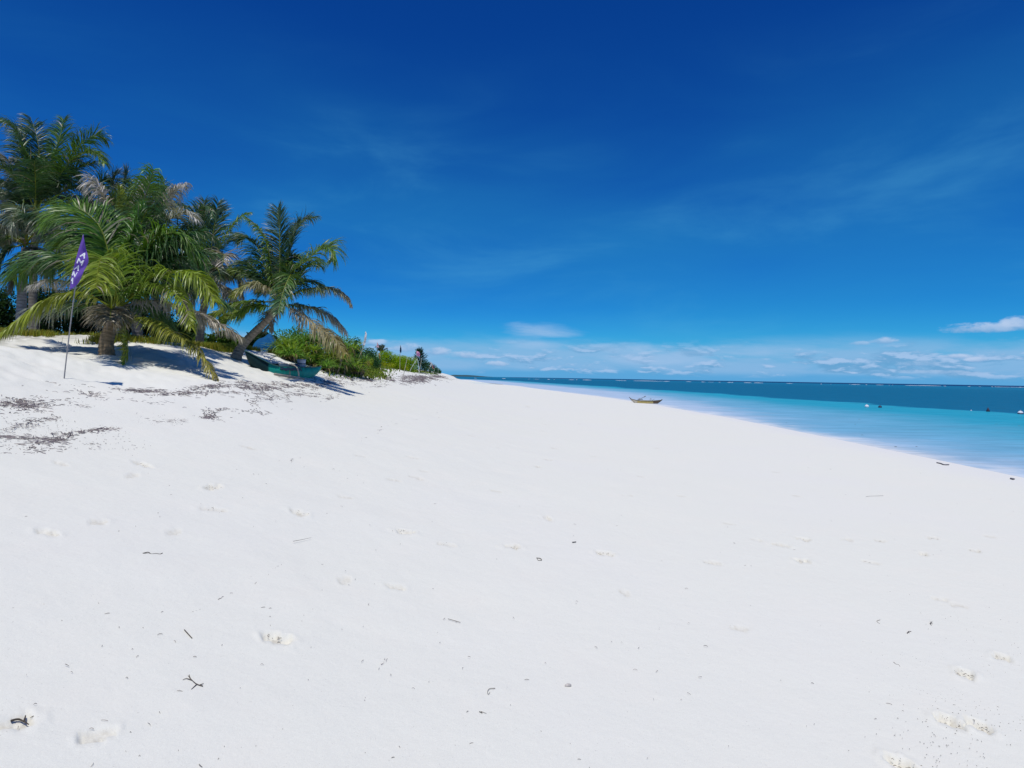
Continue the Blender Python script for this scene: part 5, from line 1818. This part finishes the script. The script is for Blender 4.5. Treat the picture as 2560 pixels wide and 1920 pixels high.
    for k in range(420):                                                        # crumbs between the wrack lines at left
        px, py = rl.uniform(-10, 420), rl.uniform(1030, 1125)
        q = ground(px, py)
        if q is not None:
            st.add(curl(q, rl.uniform(0, 6.28), rl.uniform(.012, .035), .003, rl), rl.uniform(.0012, .0024), np.array((0.16, 0.145, 0.145)) * rl.uniform(.7, 1.6))
    for (px, py, s) in FOOT:                                                    # and in the footprints
        q = ground(px, py)
        if q is None or s < .6:
            continue
        for k in range(int(10 * s)):
            p = q + np.array([rl.gauss(0, .07), rl.gauss(0, .045), 0])
            P = curl(p, rl.uniform(0, 6.28), rl.uniform(.01, .03), .005, rl)
            P[:, 2] += -.010
            st.add(P, rl.uniform(.0010, .0022), np.array((0.16, 0.14, 0.11)) * rl.uniform(.7, 1.6))
    st.build('litter', M_WEED, 'tiny bits of weed and twig scattered over the white sand')
    # weed drifting in the shallows
    st = Strands()
    for k in range(28):
        px = rl.uniform(1650, 2560)
        py = rl.uniform(1000, 1190)
        v = ray(px, py)
        D = (SEA_Z - EYE) / v.z * v.y
        p = at(px, py, D)
        if D > 90 or p[0] < shore_x(p[1]) + .3:
            continue
        P = curl(p, rl.gauss(0, .35), rl.uniform(.06, .30), 0, rl)
        P[:, 2] = SEA_Z + .003
        st.add(P, rl.uniform(.008, .02), np.array((0.09, 0.11, 0.12)) * rl.uniform(.7, 1.4))
    st.build('drifting_weed', M_WEED, 'dark scraps of weed drifting in the shallow water')


build_wrack()


def build_twigs():
    TG = 'single twigs and scraps lying on the sand'

    def twig(paths, r, col, label, name='twig', cat='twig', taper=True, lift=.006, dz=0.0):
        r *= .62 if r < .015 else .8
        lift *= .6
        mb = MB()
        c = None
        for P in paths:
            Q = []
            for (px, py) in P:
                q = ground(px, py)
                Q.append(np.array([q[0], q[1], q[2] + r * .8 + lift * .5 + dz]))
            if c is None:
                c = Q[0]
            Q = catmull(Q, max(8, 3 * len(Q)))
            mb.tube(Q, np.linspace(r, r * (.45 if taper else .9), len(Q)), 6, col)
        o = mb.build(name, M_WOOD, None, True)
        tag(o, label, cat, TG)
    bk = (0.13, 0.11, 0.09)
    twig([[(461, 1576), (480, 1597)]], .0045, bk, 'short straight dark twig left of the faint oval footprint', taper=False)
    twig([[(507, 1717), (492, 1712), (480, 1702), (470, 1690)], [(480, 1702), (466, 1698), (457, 1701)], [(492, 1712), (478, 1725)], [(475, 1697), (473, 1688)], [(500, 1714), (509, 1710)]], .004, bk, 'branched dark sprig at lower left, the most forked twig on the sand')
    twig([[(733, 1354), (755, 1350), (778, 1345)]], .0035, (0.16, 0.14, 0.12), 'thin pale grey twig slanting up above the oval footprint')
    twig([[(357, 1387), (370, 1384), (377, 1388), (390, 1387), (400, 1388), (406, 1385)], [(357, 1387), (374, 1387)]], .011, (0.05, 0.045, 0.035), 'dark scrap of weed lying alone in the left middle of the sand', 'weed_scrap', 'seaweed')
    twig([[(1120, 1548), (1151, 1557)]], .003, (0.12, 0.10, 0.085), 'long thin straight twig near the centre of the foreground sand', taper=False)
    twig([[(1238, 1722), (1224, 1723), (1219, 1730), (1221, 1737), (1225, 1731)]], .003, (0.15, 0.13, 0.11), 'hooked grey twig just left of the small pale shell')
    twig([[(1198, 1780), (1206, 1784), (1202, 1780), (1216, 1785)]], .003, (0.17, 0.15, 0.12), 'small looped twig below the hooked twig')
    twig([[(2200, 1551), (2193, 1553), (2193, 1556), (2199, 1560)]], .004, bk, 'C-shaped dark twig on the right foreground sand')
    twig([[(2234, 1657), (2240, 1662), (2246, 1663), (2250, 1668)]], .0045, bk, 'S-shaped dark twig left of the toe-marked footprints')
    twig([[(2330, 1556), (2325, 1560), (2329, 1565)], [(2325, 1560), (2332, 1561)]], .0055, (0.05, 0.045, 0.05), 'small dark curled scrap right of the round dark scrap', 'weed_scrap', 'seaweed')
    twig([[(2268, 1585), (2272, 1580), (2278, 1580)], [(2270, 1582), (2274, 1584)]], .007, (0.05, 0.045, 0.05), 'small round dark scrap below the C-shaped twig', 'weed_scrap', 'seaweed')
    twig([[(1341, 1396), (1350, 1397), (1354, 1401), (1346, 1402), (1343, 1398)]], .006, (0.14, 0.12, 0.085), 'little knotted brown curl beside the footprints in the middle of the sand', 'weed_scrap', 'seaweed')
    twig([[(1431, 1357), (1440, 1356)]], .009, (0.06, 0.055, 0.055), 'single short dark chip between two footprints in the middle of the sand', 'wood_chip', 'wood chip', False)
    twig([[(27, 1797), (45, 1793), (60, 1799), (72, 1806)], [(60, 1799), (64, 1784)]], .0075, (0.075, 0.062, 0.05), 'forked dark twig lying in the footprint at the bottom left corner', dz=-.014)
    twig([[(2342, 1158), (2352, 1160), (2360, 1163), (2372, 1163)]], .022, (0.10, 0.10, 0.12), 'dark driftwood stick at the edge of the water on the right', 'driftwood', 'driftwood', False)
    twig([[(2526, 1197), (2532, 1198), (2536, 1199)], [(2526, 1198), (2533, 1200)]], .02, (0.10, 0.10, 0.12), 'short dark driftwood lump by the water at the right edge', 'driftwood', 'driftwood', False)
    twig([[(2165, 1242), (2180, 1241), (2208, 1240)]], .006, (0.16, 0.15, 0.14), 'long thin pale stick on the sand below the right-hand shallows', taper=False)
    # a shell
    q = ground(1420, 1716)
    mb = MB()
    a = np.linspace(-math.pi / 2, math.pi / 2, 9)
    mb.tube([q + (0.021 * math.sin(w), 0.006 * math.sin(w), .006) for w in a], [max(.001, .011 * math.cos(w)) for w in a], 10, (0.50, 0.46, 0.42))
    o = mb.build('shell', M_SHELL, None, True)
    tag(o, 'small pale oval shell lying alone near the bottom centre', 'shell')


build_twigs()


def build_far():
    # breakers on the reef
    rl = random.Random(2)
    V, F = [], []
    m, g = new_mat('sea_foam')
    n = g.noise(g.n('ShaderNodeTexCoord').outputs['Object'], 0.4, 4)
    c = g.mix(n, (0.55, 0.62, 0.68, 1), (0.85, 0.87, 0.88, 1))
    finish(m, g, g.n('ShaderNodeBsdfPrincipled', {'Base Color': c, 'Roughness': .8}).outputs[0])
    for k in range(75):
        x = rl.uniform(-60, 1000)
        y = 905 + rl.gauss(0, 14)
        L = rl.choice([2, 3, 4, 5, 8, 12, 34]) * rl.uniform(.6, 1.3)
        hgt_ = rl.uniform(.12, .42)
        nseg = 7
        b = len(V)
        for i in range(nseg):
            t = i / (nseg - 1)
            hh = hgt_ * (math.sin(math.pi * (t * .9 + .05)) ** .6) * rl.uniform(.7, 1.1)
            px = x + (t - .5) * L
            V += [(px, y - 1.0, SEA_Z - .05), (px, y - .4, SEA_Z + hh), (px, y + .6, SEA_Z + hh * .7), (px, y + 1.6, SEA_Z - .05)]
        for i in range(nseg - 1):
            for j in range(3):
                q = b + i * 4 + j
                F.append((q, q + 4, q + 5, q + 1))
    o = mesh_np('breaking_surf', np.array(V), F, m, None, None, True)
    tag(o, 'thin white line of surf breaking on the far reef', None, None, 'stuff')
    # low headland on the horizon
    D = 5200.0
    V, F = [], []
    n = 60
    for i in range(n):
        t = i / (n - 1)
        px = 1085 + 150 * t
        p = at(px, 940, D)
        h = 16 * math.sin(math.pi * t) ** .5 * (.7 + .5 * (vnoise(np.array([t * 9.]), np.array([1.0]), 3)[0] + .5)) * (1 - .35 * t)
        for j, (dy, f) in enumerate(((-150, 0), (-60, .8), (0, 1), (120, .7), (260, 0))):
            V.append((p[0], D + dy, SEA_Z - .5 + h * f))
    for i in range(n - 1):
        for j in range(4):
            q = i * 5 + j
            F.append((q, q + 1, q + 6, q + 5))
    m, g = new_mat('far_wooded_land')
    nn = g.noise(g.n('ShaderNodeTexCoord').outputs['Object'], .02, 5)
    finish(m, g, g.n('ShaderNodeBsdfPrincipled', {'Base Color': g.mix(nn, (0.02, 0.06, 0.07, 1), (0.035, 0.09, 0.10, 1)), 'Roughness': .9}).outputs[0])
    o = mesh_np('headland', np.array(V), F, m, None, None, True)
    tag(o, 'low wooded headland far away on the horizon', None, None, 'structure')


build_far()
